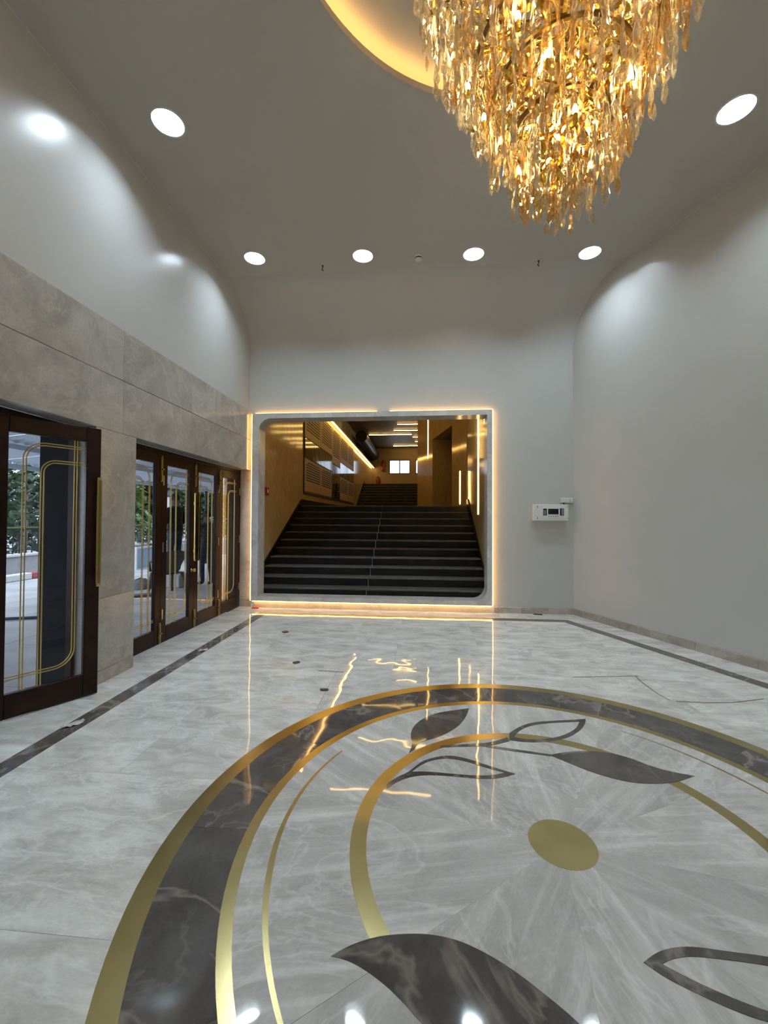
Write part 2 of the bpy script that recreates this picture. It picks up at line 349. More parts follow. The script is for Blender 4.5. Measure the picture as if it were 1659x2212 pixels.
# dark border strips (each piece of stone a part)
bx0, bx1, by0, by1 = -2.545, -2.405, 6.28, 6.42
k = 0; yy = by1
while yy > YF+0.1:
    y2 = max(YF+0.02, yy-1.0); MB().poly([(bx0, y2+.001), (bx1, y2+.001), (bx1, min(yy, by0 if k == 0 else yy)-.001), (bx0, yy-.001)], -0.01, 0.0012).build('border_strip', 'dark', floor); yy = y2; k += 1
def on_right(off, yv):
    # point on the line parallel to the right wall at distance off and y = yv
    b = CR+NR*off; t = (yv-b.y)/DR.y; return (b.x+DR.x*t, yv)
xs = [bx0, -1.5, -0.5, 0.5, 1.4]
for i in range(5):
    x0 = xs[i]; x1 = xs[i+1] if i < 4 else None
    pl = [(x0 if i else bx1, by0), (x1, by0), (x1, by1), (x0, by1)] if x1 is not None else [(x0, by0), on_right(.50, by0), on_right(.36, by1), (x0, by1)]
    MB().poly(pl, -0.01, 0.0012).build('border_strip', 'dark', floor)
yv = by1
first = True
while yv > YF+0.2:
    y2 = yv-0.95
    MB().poly([on_right(.36, yv-.001), on_right(.50, (by0 if first else yv)-.001), on_right(.50, y2), on_right(.36, y2)], -0.01, 0.0012).build('border_strip', 'dark', floor); yv = y2; first = False
# medallion: base wedges, dark band, brass rings
def sector(r0, r1, a0, a1, n=16):
    o = ring_pts(0, 0, r1, a0, a1, n)
    if r0 < 1e-4: return o+[(0, 0)]
    return o+ring_pts(0, 0, r0, a0, a1, n)[::-1]
med = empty('floor_medallion', (MX, MY, 0)); tag(med, 'round marble and brass floor medallion with dark leaf inlays beneath the chandelier', 'medallion')
R4, R4i, R3, R3i, R2, R2i, R1, R1i, R0 = 1.845, 1.755, 1.488, 1.437, 1.334, 1.309, 0.982, 0.908, 0.150
seams = [-143, -100, -56, -12, 26, 60, 115, 169, 217]
for i in range(8):
    a0, a1 = seams[i], seams[i+1]; mid = (a0+a1)/2; h = (a1-a0)/2
    for (ra, rb) in ((R0-.02, 0.95), (0.951, R3i+.01)):
        me = MB().poly(sector(ra, rb, -h+.03, h-.03), 0.0003, 0.0022)
        o = me.build('marble_wedge', 'wedge', med); o.rotation_euler = (0, 0, math.radians(mid))
for i in range(12):
    a0 = 17+i*30; o = MB().poly(sector(R3-.005, R4i+.005, -14.97, 14.97), 0.0003, 0.0024).build('dark_band_stone', 'dark', med); o.rotation_euler = (0, 0, math.radians(a0))
def annulus(name, ra, rb, z, a0=0, a1=360, mat='brass_floor', n=120):
    m_ = MB()
    if a1-a0 >= 360: m_.poly(ring_pts(0, 0, rb, 0, 360-360/n, n-1), 0.0003, z, [ring_pts(0, 0, ra, 0, 360-360/n, n-1)])
    else: m_.poly(ring_pts(0, 0, rb, a0, a1, 60)+ring_pts(0, 0, ra, a0, a1, 60)[::-1], 0.0003, z)
    return m_.build(name, mat, med)
annulus('brass_ring', R4i, R4, 0.0032); annulus('brass_ring', R3i, R3, 0.0032)
annulus('brass_ring', R1i, R1, 0.0032)
MB().poly(ring_pts(0, 0, R0, 0, 354, 59), 0.0003, 0.0034).build('brass_disc', 'brass_floor', med)
def crescent(a0, a1, wmax, rr):
    o = []; i_ = []
    for k in range(41):
        t = k/40; a = math.radians(a0+(a1-a0)*t); wd = wmax*(0.35+0.65*min(1, 2*min(t, 1-t)))
        o.append((rr*math.cos(a), rr*math.sin(a))); i_.append(((rr-wd)*math.cos(a), (rr-wd)*math.sin(a)))
    return MB().poly(o+i_[::-1], 0.0003, 0.0032).build('brass_arc', 'brass_floor', med)
crescent(150.5, 232, 0.027, R2); crescent(8, 55, 0.016, R2)
LV = {
'A': ([(-0.270,1.340),(-0.405,1.289),(-0.522,1.241),(-0.614,1.161),(-0.681,1.063),(-0.716,0.966),(-0.722,0.865),(-0.706,0.773),(-0.728,0.665),(-0.692,0.711),(-0.673,0.794),(-0.618,0.828),(-0.516,0.892),(-0.429,0.981),(-0.357,1.083),(-0.297,1.229)], None, (0, 8)),
'B': ([(-0.844,0.345),(-0.794,0.411),(-0.728,0.465),(-0.685,0.529),(-0.640,0.593),(-0.547,0.647),(-0.461,0.668),(-0.363,0.643),(-0.263,0.590),(-0.165,0.541),(-0.098,0.512),(-0.170,0.470),(-0.266,0.448),(-0.369,0.447),(-0.496,0.456),(-0.623,0.453),(-0.719,0.424),(-0.792,0.369),(-0.839,0.308)], [(-0.706,0.474),(-0.657,0.542),(-0.586,0.605),(-0.484,0.636),(-0.366,0.611),(-0.267,0.559),(-0.158,0.516),(-0.236,0.483),(-0.339,0.471),(-0.494,0.478),(-0.623,0.486)], (0, 10, 18)),
'C': ([(-0.034,0.981),(0.052,1.077),(0.173,1.159),(0.328,1.195),(0.497,1.226),(0.584,1.249),(0.559,1.183),(0.486,1.075),(0.359,0.957),(0.215,0.894),(0.064,0.870),(-0.053,0.888)], [(-0.013,0.933),(0.038,1.019),(0.149,1.113),(0.319,1.166),(0.522,1.200),(0.460,1.092),(0.338,0.985),(0.205,0.926),(0.064,0.905)], (0, 5, 11)),
'D': ([(0.177,0.737),(0.288,0.781),(0.424,0.805),(0.555,0.796),(0.665,0.745),(0.736,0.670),(0.833,0.618),(0.947,0.591),(0.811,0.521),(0.685,0.492),(0.557,0.489),(0.445,0.524),(0.338,0.585),(0.255,0.656),(0.173,0.723)], None, (0, 7, 14)),
'S1': ([(-0.523,0.774),(-0.372,0.805),(-0.194,0.839),(-0.058,0.923),(-0.053,0.876),(-0.191,0.803),(-0.375,0.777),(-0.524,0.752)], None, (0, 3, 4, 7)),
'S2': ([(-0.249,0.814),(-0.075,0.784),(0.178,0.739),(0.171,0.718),(-0.081,0.756),(-0.252,0.794)], None, (0, 2, 3, 5)),
'E': ([(-0.960,-0.585),(-0.908,-0.547),(-0.830,-0.511),(-0.753,-0.492),(-0.652,-0.479),(-0.568,-0.483),(-0.498,-0.498),(-0.412,-0.535),(-0.334,-0.581),(-0.238,-0.656),(-0.186,-0.702),(-0.134,-0.764),(-0.092,-0.832),(-0.081,-0.898),(-0.161,-0.881),(-0.281,-0.866),(-0.432,-0.853),(-0.551,-0.822),(-0.657,-0.742),(-0.710,-0.695),(-0.773,-0.651),(-0.838,-0.616),(-0.901,-0.592)], None, (0, 13)),
'F': ([(0.097,-0.508),(0.163,-0.468),(0.227,-0.447),(0.300,-0.437),(0.408,-0.444),(0.534,-0.449),(0.626,-0.463),(0.670,-0.510),(0.666,-0.587),(0.626,-0.680),(0.538,-0.670),(0.457,-0.663),(0.379,-0.649),(0.320,-0.634),(0.268,-0.613),(0.201,-0.581),(0.143,-0.550)], [(0.157,-0.508),(0.205,-0.485),(0.280,-0.470),(0.388,-0.473),(0.511,-0.479),(0.587,-0.492),(0.615,-0.541),(0.580,-0.624),(0.471,-0.631),(0.400,-0.621),(0.308,-0.588),(0.229,-0.551)], (0, 9)),
}
for kk, (o_, h_, keep) in LV.items():
    hk = {'B': (0, 6), 'C': (0, 4), 'F': (0, 7)}.get(kk, ())
    MB().poly(smoothloop(o_, 2, keep), 0.0003, 0.0042+(0.0003 if kk[0] == 'S' else 0)-(0.0002 if kk == 'S2' else 0), [smoothloop(h_, 2, hk)] if h_ else ()).build('leaf_inlay' if kk[0] != 'S' else 'stem_inlay', 'dark', med)

# ---- ceiling with the round recess
HR = 1.565
n = 96
outer = [(XL-0.03+RL, YF), (on_right(RR, YF)[0], YF), on_right(RR, YB-RB), (XL-0.03+RL, YB-RB)]
DLP = [(-2.304, 3.521), (-2.299, 5.489), (-0.793, 5.559), (0.715, 5.641), (2.274, 5.736), (2.755, 3.82), (-2.30, 1.55), (3.55, 1.55), (-2.30, -0.6), (4.3, -0.6), (1.0, -1.4)]
ceil_mb = MB().poly(outer, ZC, ZC+0.055, [ring_pts(MX, MY, HR, 0, 360-360/n, n-1)]+[ring_pts(x_, y_, 0.142, 0, 350, 35) for x_, y_ in DLP])
ceiling = struct(ceil_mb.build('ceiling', 'ceil'), 'off-white ceiling with shade toned into its paint and a large round recess around the chandelier', 'ceiling')
rec = MB(); rec.lathe([(HR+0.005, ZC+0.055), (HR+0.10, ZC+0.0551), (HR+0.10, ZC+0.165), (0.0005, ZC+0.165)], (MX, MY, 0), n)
rec.build('recess_dome', 'ceil', ceiling)
led = MB().lathe([(HR+0.03, ZC+0.060), (HR+0.05, ZC+0.060), (HR+0.05, ZC+0.070), (HR+0.03, ZC+0.070), (HR+0.03, ZC+0.060)], (MX, MY, 0), n).build('recess_led', 'led_cove')
tag(led, 'warm LED strip hidden in the round ceiling recess above the chandelier', 'led strip')

# ---- walls
def arc(c0, c1, r, a0, a1, n=14): return [(c0+r*math.cos(a0+(a1-a0)*i/n), c1+r*math.sin(a0+(a1-a0)*i/n)) for i in range(n+1)]
def sweep(prof, place, s0, s1, name, mat, thick=None):
    """prof: list of (depth into room, z); place(depth, s) -> (x, y)"""
    m_ = MB(); k = len(prof)
    for s in (s0, s1):
        for d, z in prof: x, y = place(d, s); m_.v.append((x, y, z))
    for i in range(k-1): m_.f.append((i, i+1, k+i+1, k+i))
    m_.smooth(); return m_
def cove(z0, R): return [(0, z0), (0, ZC-R)]+[(R-R*math.cos(t), ZC-R+R*math.sin(t)) for t in [PI/2*i/16 for i in range(1, 17)]]
def autosmooth(o, ang=0.6):
    for p in o.data.polygons: p.use_smooth = True
    o.data.set_sharp_from_angle(angle=ang)
# back wall
PX0, PX1, PZ0, PZ1 = -2.83, 1.153, 0.12, 3.272
wb = sweep(cove(PZ1, RB), lambda d, s: (s, YB-d), XL-0.3, 3.2, 'wall_back', 'paint')
wb.box(PX1, 2.60, YB, YB+0.15, 0, PZ1)
wall_back = struct(wb.build('wall_back', 'paint'), 'off-white painted back wall curving smoothly up into the ceiling', 'wall'); autosmooth(wall_back)
# right wall (splayed)
wr = sweep(cove(0, RR), lambda d, s: rw(s, d), 0.0, TR+0.3, 'wall_right', 'paint')
wall_right = struct(wr.build('wall_right', 'paint'), 'off-white painted right wall running at an angle to the back wall', 'wall'); autosmooth(wall_right)
# left wall: painted upper wall and structural core, clad with stone panels
wl = sweep(cove(ZS, RL), lambda d, s: (XL-0.03+d, s), YF, YB+0.2, 'wall_left', 'paint')
XO = -3.44
O1a, O1b, O2a, O2b = 2.00, 3.45, 3.95, YB     # door openings
wl.box(XO, XL-0.022, YF, YB+0.2, ZL+0.02, ZS-0.004)
wl.box(XO, XL-0.022, YF, O1a-0.02, 0, ZL+0.02)
wl.box(XO+0.02, XL-0.022, O1b+0.02, O2a-0.02, 0, ZL+0.02)
wall_left = struct(wl.build('wall_left', 'paint'), 'left wall, white paint above grey veined stone cladding with two door openings', 'wall'); autosmooth(wall_left)
def panel(x0, x1, y0, y1, z0, z1, par, mat='stone', b=0.003, name='stone_panel'): return MB().bbox(x0, x1, y0, y1, z0, z1, b).build(name, mat, par)
ys = [YF, -2.25, -1.05, 0.15, 1.35, 2.55, 3.755, 4.96, 6.16, YB-0.001]
for i in range(len(ys)-1):
    panel(XL-0.022, XL, ys[i], ys[i+1], ZG+0.002, ZS, wall_left); panel(XL-0.022, XL, ys[i]+0.0, ys[i+1], ZL, ZG-0.002, wall_left)
for (z0, z1) in ((0.115, 0.768), (0.770, 2.313)): panel(XL-0.022, XL, O1b-0.02, O2a+0.0, z0, z1, wall_left)
panel(XL-0.022, XL+0.001, O1b-0.02, O2a, 0.0, 0.113, wall_left, 'skirt')
for (a, b_) in ((-3.2, -1.6), (-1.6, 0.0), (0.0, O1a)): panel(XL-0.022, XL, a, b_, 0.0, 2.313, wall_left)
# reveals and soffits of the two openings
for (a, b_) in ((O1a, O1b), (O2a, O2b)):
    panel(-3.06, XL-0.023, a, b_-0.001, ZL, ZL+0.018, wall_left)
for (z0, z1) in ((0.0, 0.113), (0.115, 0.768), (0.770, 2.312)):
    panel(-3.06, XL-0.023, O1b, O1b+0.02, z0, z1, wall_left); panel(-3.06, XL-0.023, O2a-0.02, O2a, z0, z1, wall_left)
    panel(-3.06, PX0-0.022, YB, YB+0.02, z0, z1, wall_left)
panel(XL+0.001, PX0-0.022, YB, YB+0.02, 2.316, ZS-0.05, wall_left)
# dark outer leaf of the wall (the deep outside jambs)
ext = MB().box(XO, -3.125, O1b+0.002, O2a-0.022, -0.1, ZL).build('outer_jamb', 'dark_ext', wall_left)
MB().box(-3.30, -3.125, YB+0.001, 9.0, -0.1, 3.2).build('outer_jamb', 'dark_ext', wall_left)
# wall behind the photographer
struct(MB().box(-3.5, rw(TR)[0]+0.2, YF-0.15, YF, 0, ZC+0.1).build('wall_front', 'paint'), 'plain off-white wall closing the lobby behind the viewpoint', 'wall')

# ---- skirtings
bb = struct(empty('baseboard_back', (0, 0, 0)), 'grey stone skirting along the back wall right of the portal', 'baseboard')
for (a, b_) in ((1.203, 1.62), (1.622, 2.03), (2.032, 2.425)): panel(a, b_, YB-0.018, YB-0.001, 0.0, 0.095, bb, 'skirt', 0.002, 'skirting_stone')
br = struct(empty('baseboard_right', (CR.x, CR.y, 0), math.atan2(DR.y, DR.x)), 'brownish stone skirting pieces along the angled right wall', 'baseboard')
t = 0.02
k = 0
while t < TR-0.2:
    t2 = t+(0.62 if k % 3 == 0 else 0.5 if k % 3 == 1 else 0.74)
    panel(t, t2-.002, -0.019, -0.001, 0.0, 0.097, br, 'skirt', 0.002, 'skirting_stone'); t = t2; k += 1

# ---- stone portal with led halo
def portal_outline(x0, x1, z0, z1, r):
    # rounded top-left and bottom-right corners only
    p = []
    for i in range(13): a = PI/2+PI/2*i/12; p.append((x0+r+r*math.cos(a), z1-r+r*math.sin(a)))
    p.append((x0, z0))
    for i in range(13): a = -PI/2+PI/2*i/12; p.append((x1-r+r*math.cos(a), z0+r+r*math.sin(a)))
    p.append((x1, z1)); return p
por = empty('stone_portal', (0, YB, 0)); tag(por, 'grey stone portal frame with two rounded corners around the black stairs', 'portal')
hole = portal_outline(-2.715, 1.07, 0.195, 3.185, 0.20)
fy = 0.075     # proud of the wall
def up(m_): return m_.xf(Matrix(((1, 0, 0, 0), (0, 0, -1, 0), (0, 1, 0, 0), (0, 0, 0, 1))))
# frame face in four cladding pieces
def piece(x0, x1, z0, z1):
    pl = [(x0, z0), (x1, z0), (x1, z1), (x0, z1)]
    return pl
front = MB().poly([(PX0, PZ0), (PX1, PZ0), (PX1, PZ1), (PX0, PZ1)], 0.015, fy, [hole]); up(front)
front.build('frame_face', 'portal_stone', por)
# reveal (inner lining) following the rounded outline
rv = MB(); k = len(hole); d1 = -0.22; TH = 0.03
cx, cz = (-2.715+1.07)/2, (0.195+3.185)/2
def off(p, d): return (p[0]+(d if p[0] > cx else -d), p[1]+(d if p[1] > cz else -d))
for p in hole: rv.v += [(p[0], -0.014, p[1]), (p[0], -d1, p[1])]
for i in range(k):
    j = (i+1) % k; rv.f.append((2*i, 2*i+1, 2*j+1, 2*j))
rvo = rv.smooth().build('reveal_lining', 'portal_stone', por); autosmooth(rvo, 0.7)
# sides of the frame block behind the face
MB().box(PX0+0.012, PX0+0.10, 0.0, 0.22, PZ0, PZ1-0.012).build('frame_core', 'portal_stone', por)
MB().box(1.075, PX1-0.012, 0.0, 0.22, PZ0, PZ1-0.012).build('frame_core', 'portal_stone', por)
MB().box(PX0+0.012, PX1-0.012, 0.0, 0.22, 3.19, PZ1-0.012).build('frame_core', 'portal_stone', por)
MB().box(PX0+0.012, PX1-0.012, 0.0, 0.22, 0.0, 0.19).build('frame_core', 'portal_stone', por)
MB().bbox(-2.79, 1.20, -0.02, 0.0, 0.0, 0.105, 0.003).build('plinth', 'portal_stone', por)
lp = empty('portal_led_strip', (0, YB, 0)); tag(lp, 'glowing warm LED strip tucked behind the edges of the stone portal', 'led strip')
MB().box(PX0-0.016, PX0-0.001, -0.060, -0.040, PZ0, PZ1-0.01).build('led_run', 'led_portal', lp)
MB().box(PX1+0.001, PX1+0.014, -0.060, -0.040, PZ0, PZ1-0.006).build('led_run', 'led_portal', lp)
MB().box(PX0+0.05, -0.72, -0.052, -0.032, PZ1+0.001, PZ1+0.010).build('led_run', 'led_portal', lp)
MB().box(-0.50, PX1, -0.052, -0.032, PZ1+0.001, PZ1+0.010).build('led_run', 'led_portal', lp)
MB().box(PX0+0.02, PX1, -0.064, -0.044, PZ0-0.013, PZ0-0.001).build('led_run', 'led_portal', lp)

# ---- stair hall behind the portal
HX0, HX1 = -2.96, 1.158
ZLND = 0.15+11*0.152
hl = struct(MB().box(HX0-0.02, HX0, YB+0.15, 26, 0, 4.70).build('wall_hall_left', 'gold_stone'), 'polished beige stone wall on the left of the stair hall', 'wall')
MB().box(HX0-0.5, HX0-0.34, YB+0.15, 26, 4.70, 6.1).build('upper_wall', 'hall_paint', hl)
MB().box(HX0-0.5, HX0+0.14, YB+0.15, 25.6, 4.68, 4.72).build('ledge', 'hall_paint', hl)
for yy in (15.2, 19.0, 22.2): MB().box(HX0-0.335, HX0-0.30, yy, yy+1.7, 5.05, 5.65).build('upper_window', 'white_plastic', hl)
MB().box(HX0+0.06, HX0+0.10, 10.0, 25.4, 4.655, 4.679).build('ledge_led', 'led_hall', hl)
hr = MB().box(HX1, HX1+0.2, YB+0.15, 10.40, 0, 6.1)
hall_r = struct(hr.build('wall_hall_right', 'gold_stone'), 'beige stone wall with glowing vertical lines right of the black stairs', 'wall')
AD = Vector((-0.236, 1, 0)).normalized(); AN = Vector((AD.y, -AD.x, 0)); A0 = Vector((HX1, 10.40, 0))
def aw(t, d): p = A0+AD*t+AN*d; return (p.x, p.y)
ang = math.atan2(AD.y, AD.x)
aem = struct(empty('wall_hall_angled', (A0.x, A0.y, 0), ang), 'angled brown stone wall with a dark doorway on the upper landing', 'wall')
# local: x along wall, -y is behind (right side)
def ab(x0, x1, z0, z1, d0=-0.3, d1=0.0, mat='gold_stone', name='wall_block'): return MB().box(x0, x1, d0, d1, z0, z1).build(name, mat, aem)
ab(0, 1.22, ZLND-0.1, 6.1); ab(3.30, 5.50, ZLND-0.1, 6.1); ab(1.22, 3.30, 4.12, 6.1)
ab(1.22, 3.30, ZLND-0.1, 4.12, -1.5, -1.4, 'gold_stone', 'niche_back'); ab(1.0, 1.22, ZLND-0.1, 4.2, -1.5, -0.3, 'gold_stone', 'niche_side'); ab(3.30, 3.5, ZLND-0.1, 4.2, -1.5, -0.3, 'gold_stone', 'niche_side'); ab(1.0, 3.5, 4.12, 4.2, -1.5, -0.3, 'hall_paint', 'niche_top')
MB().box(3.86, 3.90, 0.0, 0.012, 3.58, 5.3).build('led_line', 'led_hall', aem)
MB().box(0.50, 0.54, 0.0, 0.012, 1.90, 2.76).build('led_line', 'led_hall', aem)
for (yy, z0, z1) in ((8.37, 1.60, 4.2), (7.52, 3.23, 4.2)): MB().box(HX1-0.012, HX1, yy, yy+0.035, z0, z1).build('led_line', 'led_hall', hall_r)
struct(MB().box(HX0-0.5, 3.0, YB+0.15, 26, 5.90, 6.1).build('ceiling_hall', 'hall_paint'), 'dark ceiling of the stair hall carrying thin LED battens', 'ceiling')
struct(MB().box(HX0-0.5, 3.0, YB+0.151, YB+0.25, 3.3, 6.0).build('wall_hall_front', 'hall_paint'), 'inner face of the wall above the portal in the stair hall', 'wall')
wf = MB(); WX0, WX1, WZ0, WZ1 = -1.92, -0.62, 4.29, 5.17; W2 = -0.30, 0.6
for (x0, x1, z0, z1) in ((HX0-0.5, WX0, 1.5, 6.1), (WX0, 3.0, 1.5, WZ0), (WX0, 3.0, WZ1, 6.1), (WX1, W2[0], WZ0, WZ1), (W2[1], 3.0, WZ0, WZ1)): wf.box(x0, x1, 25.5, 25.65, z0, z1)
struct(wf.build('wall_hall_back', 'hall_paint'), 'far end wall of the stair hall with two small windows', 'wall')
struct(MB().box(3.0, 3.1, 10, 26, 1.5, 6.1).build('wall_hall_side', 'hall_paint'), 'hidden side wall of the upper stair hall', 'wall')
for i, (x0, x1) in enumerate(((WX0, WX1), W2)):
    wn = struct(empty('window_%d' % (i+1), ((x0+x1)/2, 25.52, WZ0)), 'small bright two-pane window %s' % ('at the far end of the stair hall' if i == 0 else 'half hidden behind the angled hall wall'), 'window')
    hw = (x1-x0)/2; hh = WZ1-WZ0
    fr = MB(); 
    for b_ in ((-hw, hw, 0, .05), (-hw, hw, hh-.05, hh), (-hw, -hw+.05, 0, hh), (hw-.05, hw, 0, hh), (-.03, .03, 0, hh)): fr.box(b_[0], b_[1], -.03, .03, b_[2], b_[3])
    fr.build('window_frame', 'dark_metal', wn)
    MB().box(-hw+.05, -.03, -.004, .004, .05, hh-.05).build('pane', 'glass', wn); MB().box(.03, hw-.05, -.004, .004, .05, hh-.05).build('pane', 'glass', wn)
# stairs
def stair(name, label, x0, x1, y0, z0, nst, group=None):
    st = empty(name, ((x0+x1)/2, y0, z0)); tag(st, label, 'staircase')
    ox = (x0+x1)/2; hw = (x1-x0)/2
    for i in range(nst):
        yy = i*0.30; zz = i*0.152
        dep = 0.325 if i < nst-1 else 0.32
        for (a, b_) in ((-hw, -0.02), (-0.018, hw)):
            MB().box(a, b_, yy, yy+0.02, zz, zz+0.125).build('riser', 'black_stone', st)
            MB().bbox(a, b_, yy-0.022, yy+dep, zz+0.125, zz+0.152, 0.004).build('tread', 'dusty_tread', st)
    for (a, b_, nm) in ((-hw, -hw+0.018, 'stringer_skirting'), (hw-0.018, hw, 'stringer_skirting')):
        m_ = MB(); L_ = nst*0.30; H_ = nst*0.152
        pr = [(-0.02, 0.0), (-0.02, 0.20), (L_-0.30, H_+0.165), (L_+0.0, H_+0.165), (L_, 0)]
        k = len(pr); m_.v = [(a, p[0], p[1]) for p in pr]+[(b_, p[0], p[1]) for p in pr]
        m_.f = [tuple(range(k)), tuple(range(2*k-1, k-1, -1))]+[(i, k+i, k+(i+1) % k, (i+1) % k) for i in range(k)]
        m_.build(nm, 'black_stone', st)
    return st
stair('lobby_staircase', 'wide flight of black stone steps rising behind the stone portal', HX0+0.002, HX1-0.002, 7.05, 0.15, 11)
lnd = MB().box(HX0, 3.0, 10.05+0.30, 18.7, ZLND-0.2, ZLND).build('floor_landing', 'black_stone'); struct(lnd, 'black stone landing between the two stair flights', 'floor')
MB().box(HX0, HX0+0.018, 10.36, 18.7, ZLND, ZLND+0.16).build('skirting', 'black_stone', lnd)
struct(MB().box(HX0, HX1, YB+0.22, 7.05, 0.0, 0.15).build('floor_sill', 'stone'), 'grey stone sill before the lowest black step', 'floor')
stair('upper_staircase', 'farther dark flight of steps seen beyond the landing', HX0+0.002, 1.6, 18.7, ZLND, 10)
struct(MB().box(HX0, 3.0, 21.65, 25.5, 3.1, ZLND+1.52).build('floor_upper', 'black_stone'), 'dark upper floor at the top of the far stairs', 'floor')
# louvre and veined panels on the left hall wall
cy = [10.3, 12.0, 13.57, 14.93, 16.6, 18.1]
def louvre(y0, y1, z0, z1, nslot, skip):
    o = MB().bbox(HX0, HX0+0.025, y0+0.02, y1-0.02, z0+0.02, z1-0.02, 0.004).build('louvre_panel', 'louvre', hl)
    sl = MB(); p = (z1-z0-0.16-skip)/nslot
    for i in range(nslot):
        zz = z1-0.10-i*p; a, b_ = y0+0.12, y1-0.10
        if i == 0: a += 0.15; b_ -= 0.1
        sl.box(HX0+0.0245, HX0+0.0265, a, b_, zz-p*0.48, zz)
    s_ = stuff(sl.build('slots', 'slot', o)); return o
for i in range(5):
    y0, y1 = cy[i], cy[i+1]
    if i == 2:
        louvre(y0, y1, 3.35, 4.62, 12, 0.20); MB().bbox(HX0, HX0+0.03, y0+.01, y1-.01, 2.19, 3.34, .004).build('veined_panel', 'black_vein', hl)
    else:
        louvre(y0, y1, 3.58, 4.62, 10, 0.12); louvre(y0, y1, 2.19, 3.08, 8, 0.20)
        for (a, b_) in ((y0+.01, (y0+y1)/2), ((y0+y1)/2+.004, y1-.01)): MB().bbox(HX0, HX0+0.03, a, b_, 3.085, 3.575, .004).build('veined_panel', 'black_vein', hl)
MB().box(HX0, HX0+0.02, 10.24, 10.30, 2.15, 4.66).build('panel_trim', 'slot', hl); MB().box(HX0, HX0+0.02, 10.24, 18.14, 2.13, 2.18).build('panel_trim', 'slot', hl)
# ceiling battens in the hall
for i, (x0, x1, yy) in enumerate(((-1.05, 1.5, 18.9), (-1.30, 1.5, 20.2), (-2.65, -0.45, 21.2), (-0.40, 1.5, 21.9), (-0.28, 1.5, 23.2), (-1.60, 1.5, 24.5), (-2.2, 0.6, 8.6), (-2.4, 0.3, 11.2), (-2.0, 0.2, 13.8), (-2.3, -0.2, 16.4))):
    bt = empty('led_batten', ((x0+x1)/2, yy, 5.90)); tag(bt, ['nearest thin LED batten on the stair hall ceiling', 'second LED batten on the stair hall ceiling, second from the portal', 'long LED batten reaching furthest left on the hall ceiling', 'LED batten mostly hidden by the angled hall wall, above the shortest one', 'LED batten of which only a dot shows beside the angled wall', 'farthest LED batten, just above the small bright window', 'LED batten over the lowest black steps, hidden above the portal', 'LED batten over the top black steps, hidden above the portal', 'LED batten over the near landing, hidden above the portal', 'LED batten over the far landing, hidden above the portal'][i], 'ceiling light', 'LED battens on the stair hall ceiling')
    h = (x1-x0)/2
    MB().box(-h, h, -0.03, 0.03, -0.03, 0.0).build('housing', 'dark_metal', bt); MB().box(-h, h, -0.016, 0.016, -0.055, -0.03).build('diffuser', 'led_hall', bt)
# duct under the upper hall ceiling
du = MB().tube([(HX0+0.15, 19.5, 5.45), (HX0+0.15, 25.4, 5.45)], 0.28, 16).build('air_duct', 'dark_metal'); tag(du, 'dark round duct hanging high along the left of the stair hall', 'duct')
# fire extinguishers at the far wall, call point by the portal
def extinguisher(x, z, lab):
    e = empty('fire_extinguisher', (x, 25.38, z)); tag(e, lab, 'fire extinguisher')
    MB().lathe([(0.0005, 0), (0.10, 0), (0.11, 0.03), (0.11, 0.50), (0.08, 0.58), (0.035, 0.62), (0.035, 0.66)], seg=16).smooth().build('cylinder', 'red', e)
    MB().box(-0.03, 0.03, -0.1, 0.05, 0.66, 0.70).build('handle', 'black', e); MB().tube([(0.03, 0, 0.68), (0.15, 0, 0.62), (0.15, 0, 0.25)], 0.015, 6).build('hose', 'black', e)
extinguisher(-2.62, 3.42, 'red fire extinguisher standing at the far end of the stair hall')
extinguisher(-2.30, 4.45, 'dark red extinguisher hung higher up on the far hall wall')
cp = empty('fire_call_point', (HX0, 7.70, 2.02)); tag(cp, 'small red fire alarm call point on the beige hall wall', 'call point')
MB().bbox(0.0, 0.045, -0.075, 0.075, -0.075, 0.075, 0.008).build('body', 'red', cp); MB().box(0.045, 0.048, -0.035, 0.035, -0.03, 0.035).build('press_plate', 'white_plastic', cp)

# ---- doors
LW, LH, LT = 0.712, 2.262, 0.045
def ribbon(path, half, y0, y1, mb):
    L_, R_r = [], []
    for i, p in enumerate(path):
        a = path[max(i-1, 0)]; b_ = path[min(i+1, len(path)-1)]; dx, dz = b_[0]-a[0], b_[1]-a[1]; l = math.hypot(dx, dz) or 1
        nx, nz = -dz/l, dx/l; L_.append((p[0]+nx*half, p[1]+nz*half)); R_r.append((p[0]-nx*half, p[1]-nz*half))
    n0 = len(mb.v); k = len(path)
    for yv_ in (y0, y1): mb.v += [(q[0], yv_, q[1]) for q in L_]+[(q[0], yv_, q[1]) for q in R_r]
    for i in range(k-1):
        a, b_, c, d = i, i+1, k+i+1, k+i
        mb.f += [(n0+a, n0+b_, n0+c, n0+d), (n0+2*k+d, n0+2*k+c, n0+2*k+b_, n0+2*k+a), (n0+a, n0+2*k+a, n0+2*k+b_, n0+b_), (n0+d, n0+c, n0+2*k+c, n0+2*k+d)]
def offs(path, d):
    o = []
    for i, p in enumerate(path):
        a = path[max(i-1, 0)]; b_ = path[min(i+1, len(path)-1)]; dx, dz = b_[0]-a[0], b_[1]-a[1]; l = math.hypot(dx, dz) or 1
        o.append((p[0]-dz/l*d, p[1]+dx/l*d))
    return o
def cornered(p0, p1, p2, r):
    """polyline p0 -> p1 -> p2 with a rounded corner at p1 (axis-aligned legs)"""
    d0 = (Vector(p0)-Vector(p1)).normalized(); d1 = (Vector(p2)-Vector(p1)).normalized()
    c = Vector(p1)+d0*r+d1*r; o = [tuple(p0)]
    for i in range(11):
        t = PI/2*i/10; q = c-d1*r*math.cos(t)-d0*r*math.sin(t); o.append((q.x, q.y))
    return o+[tuple(p2)]
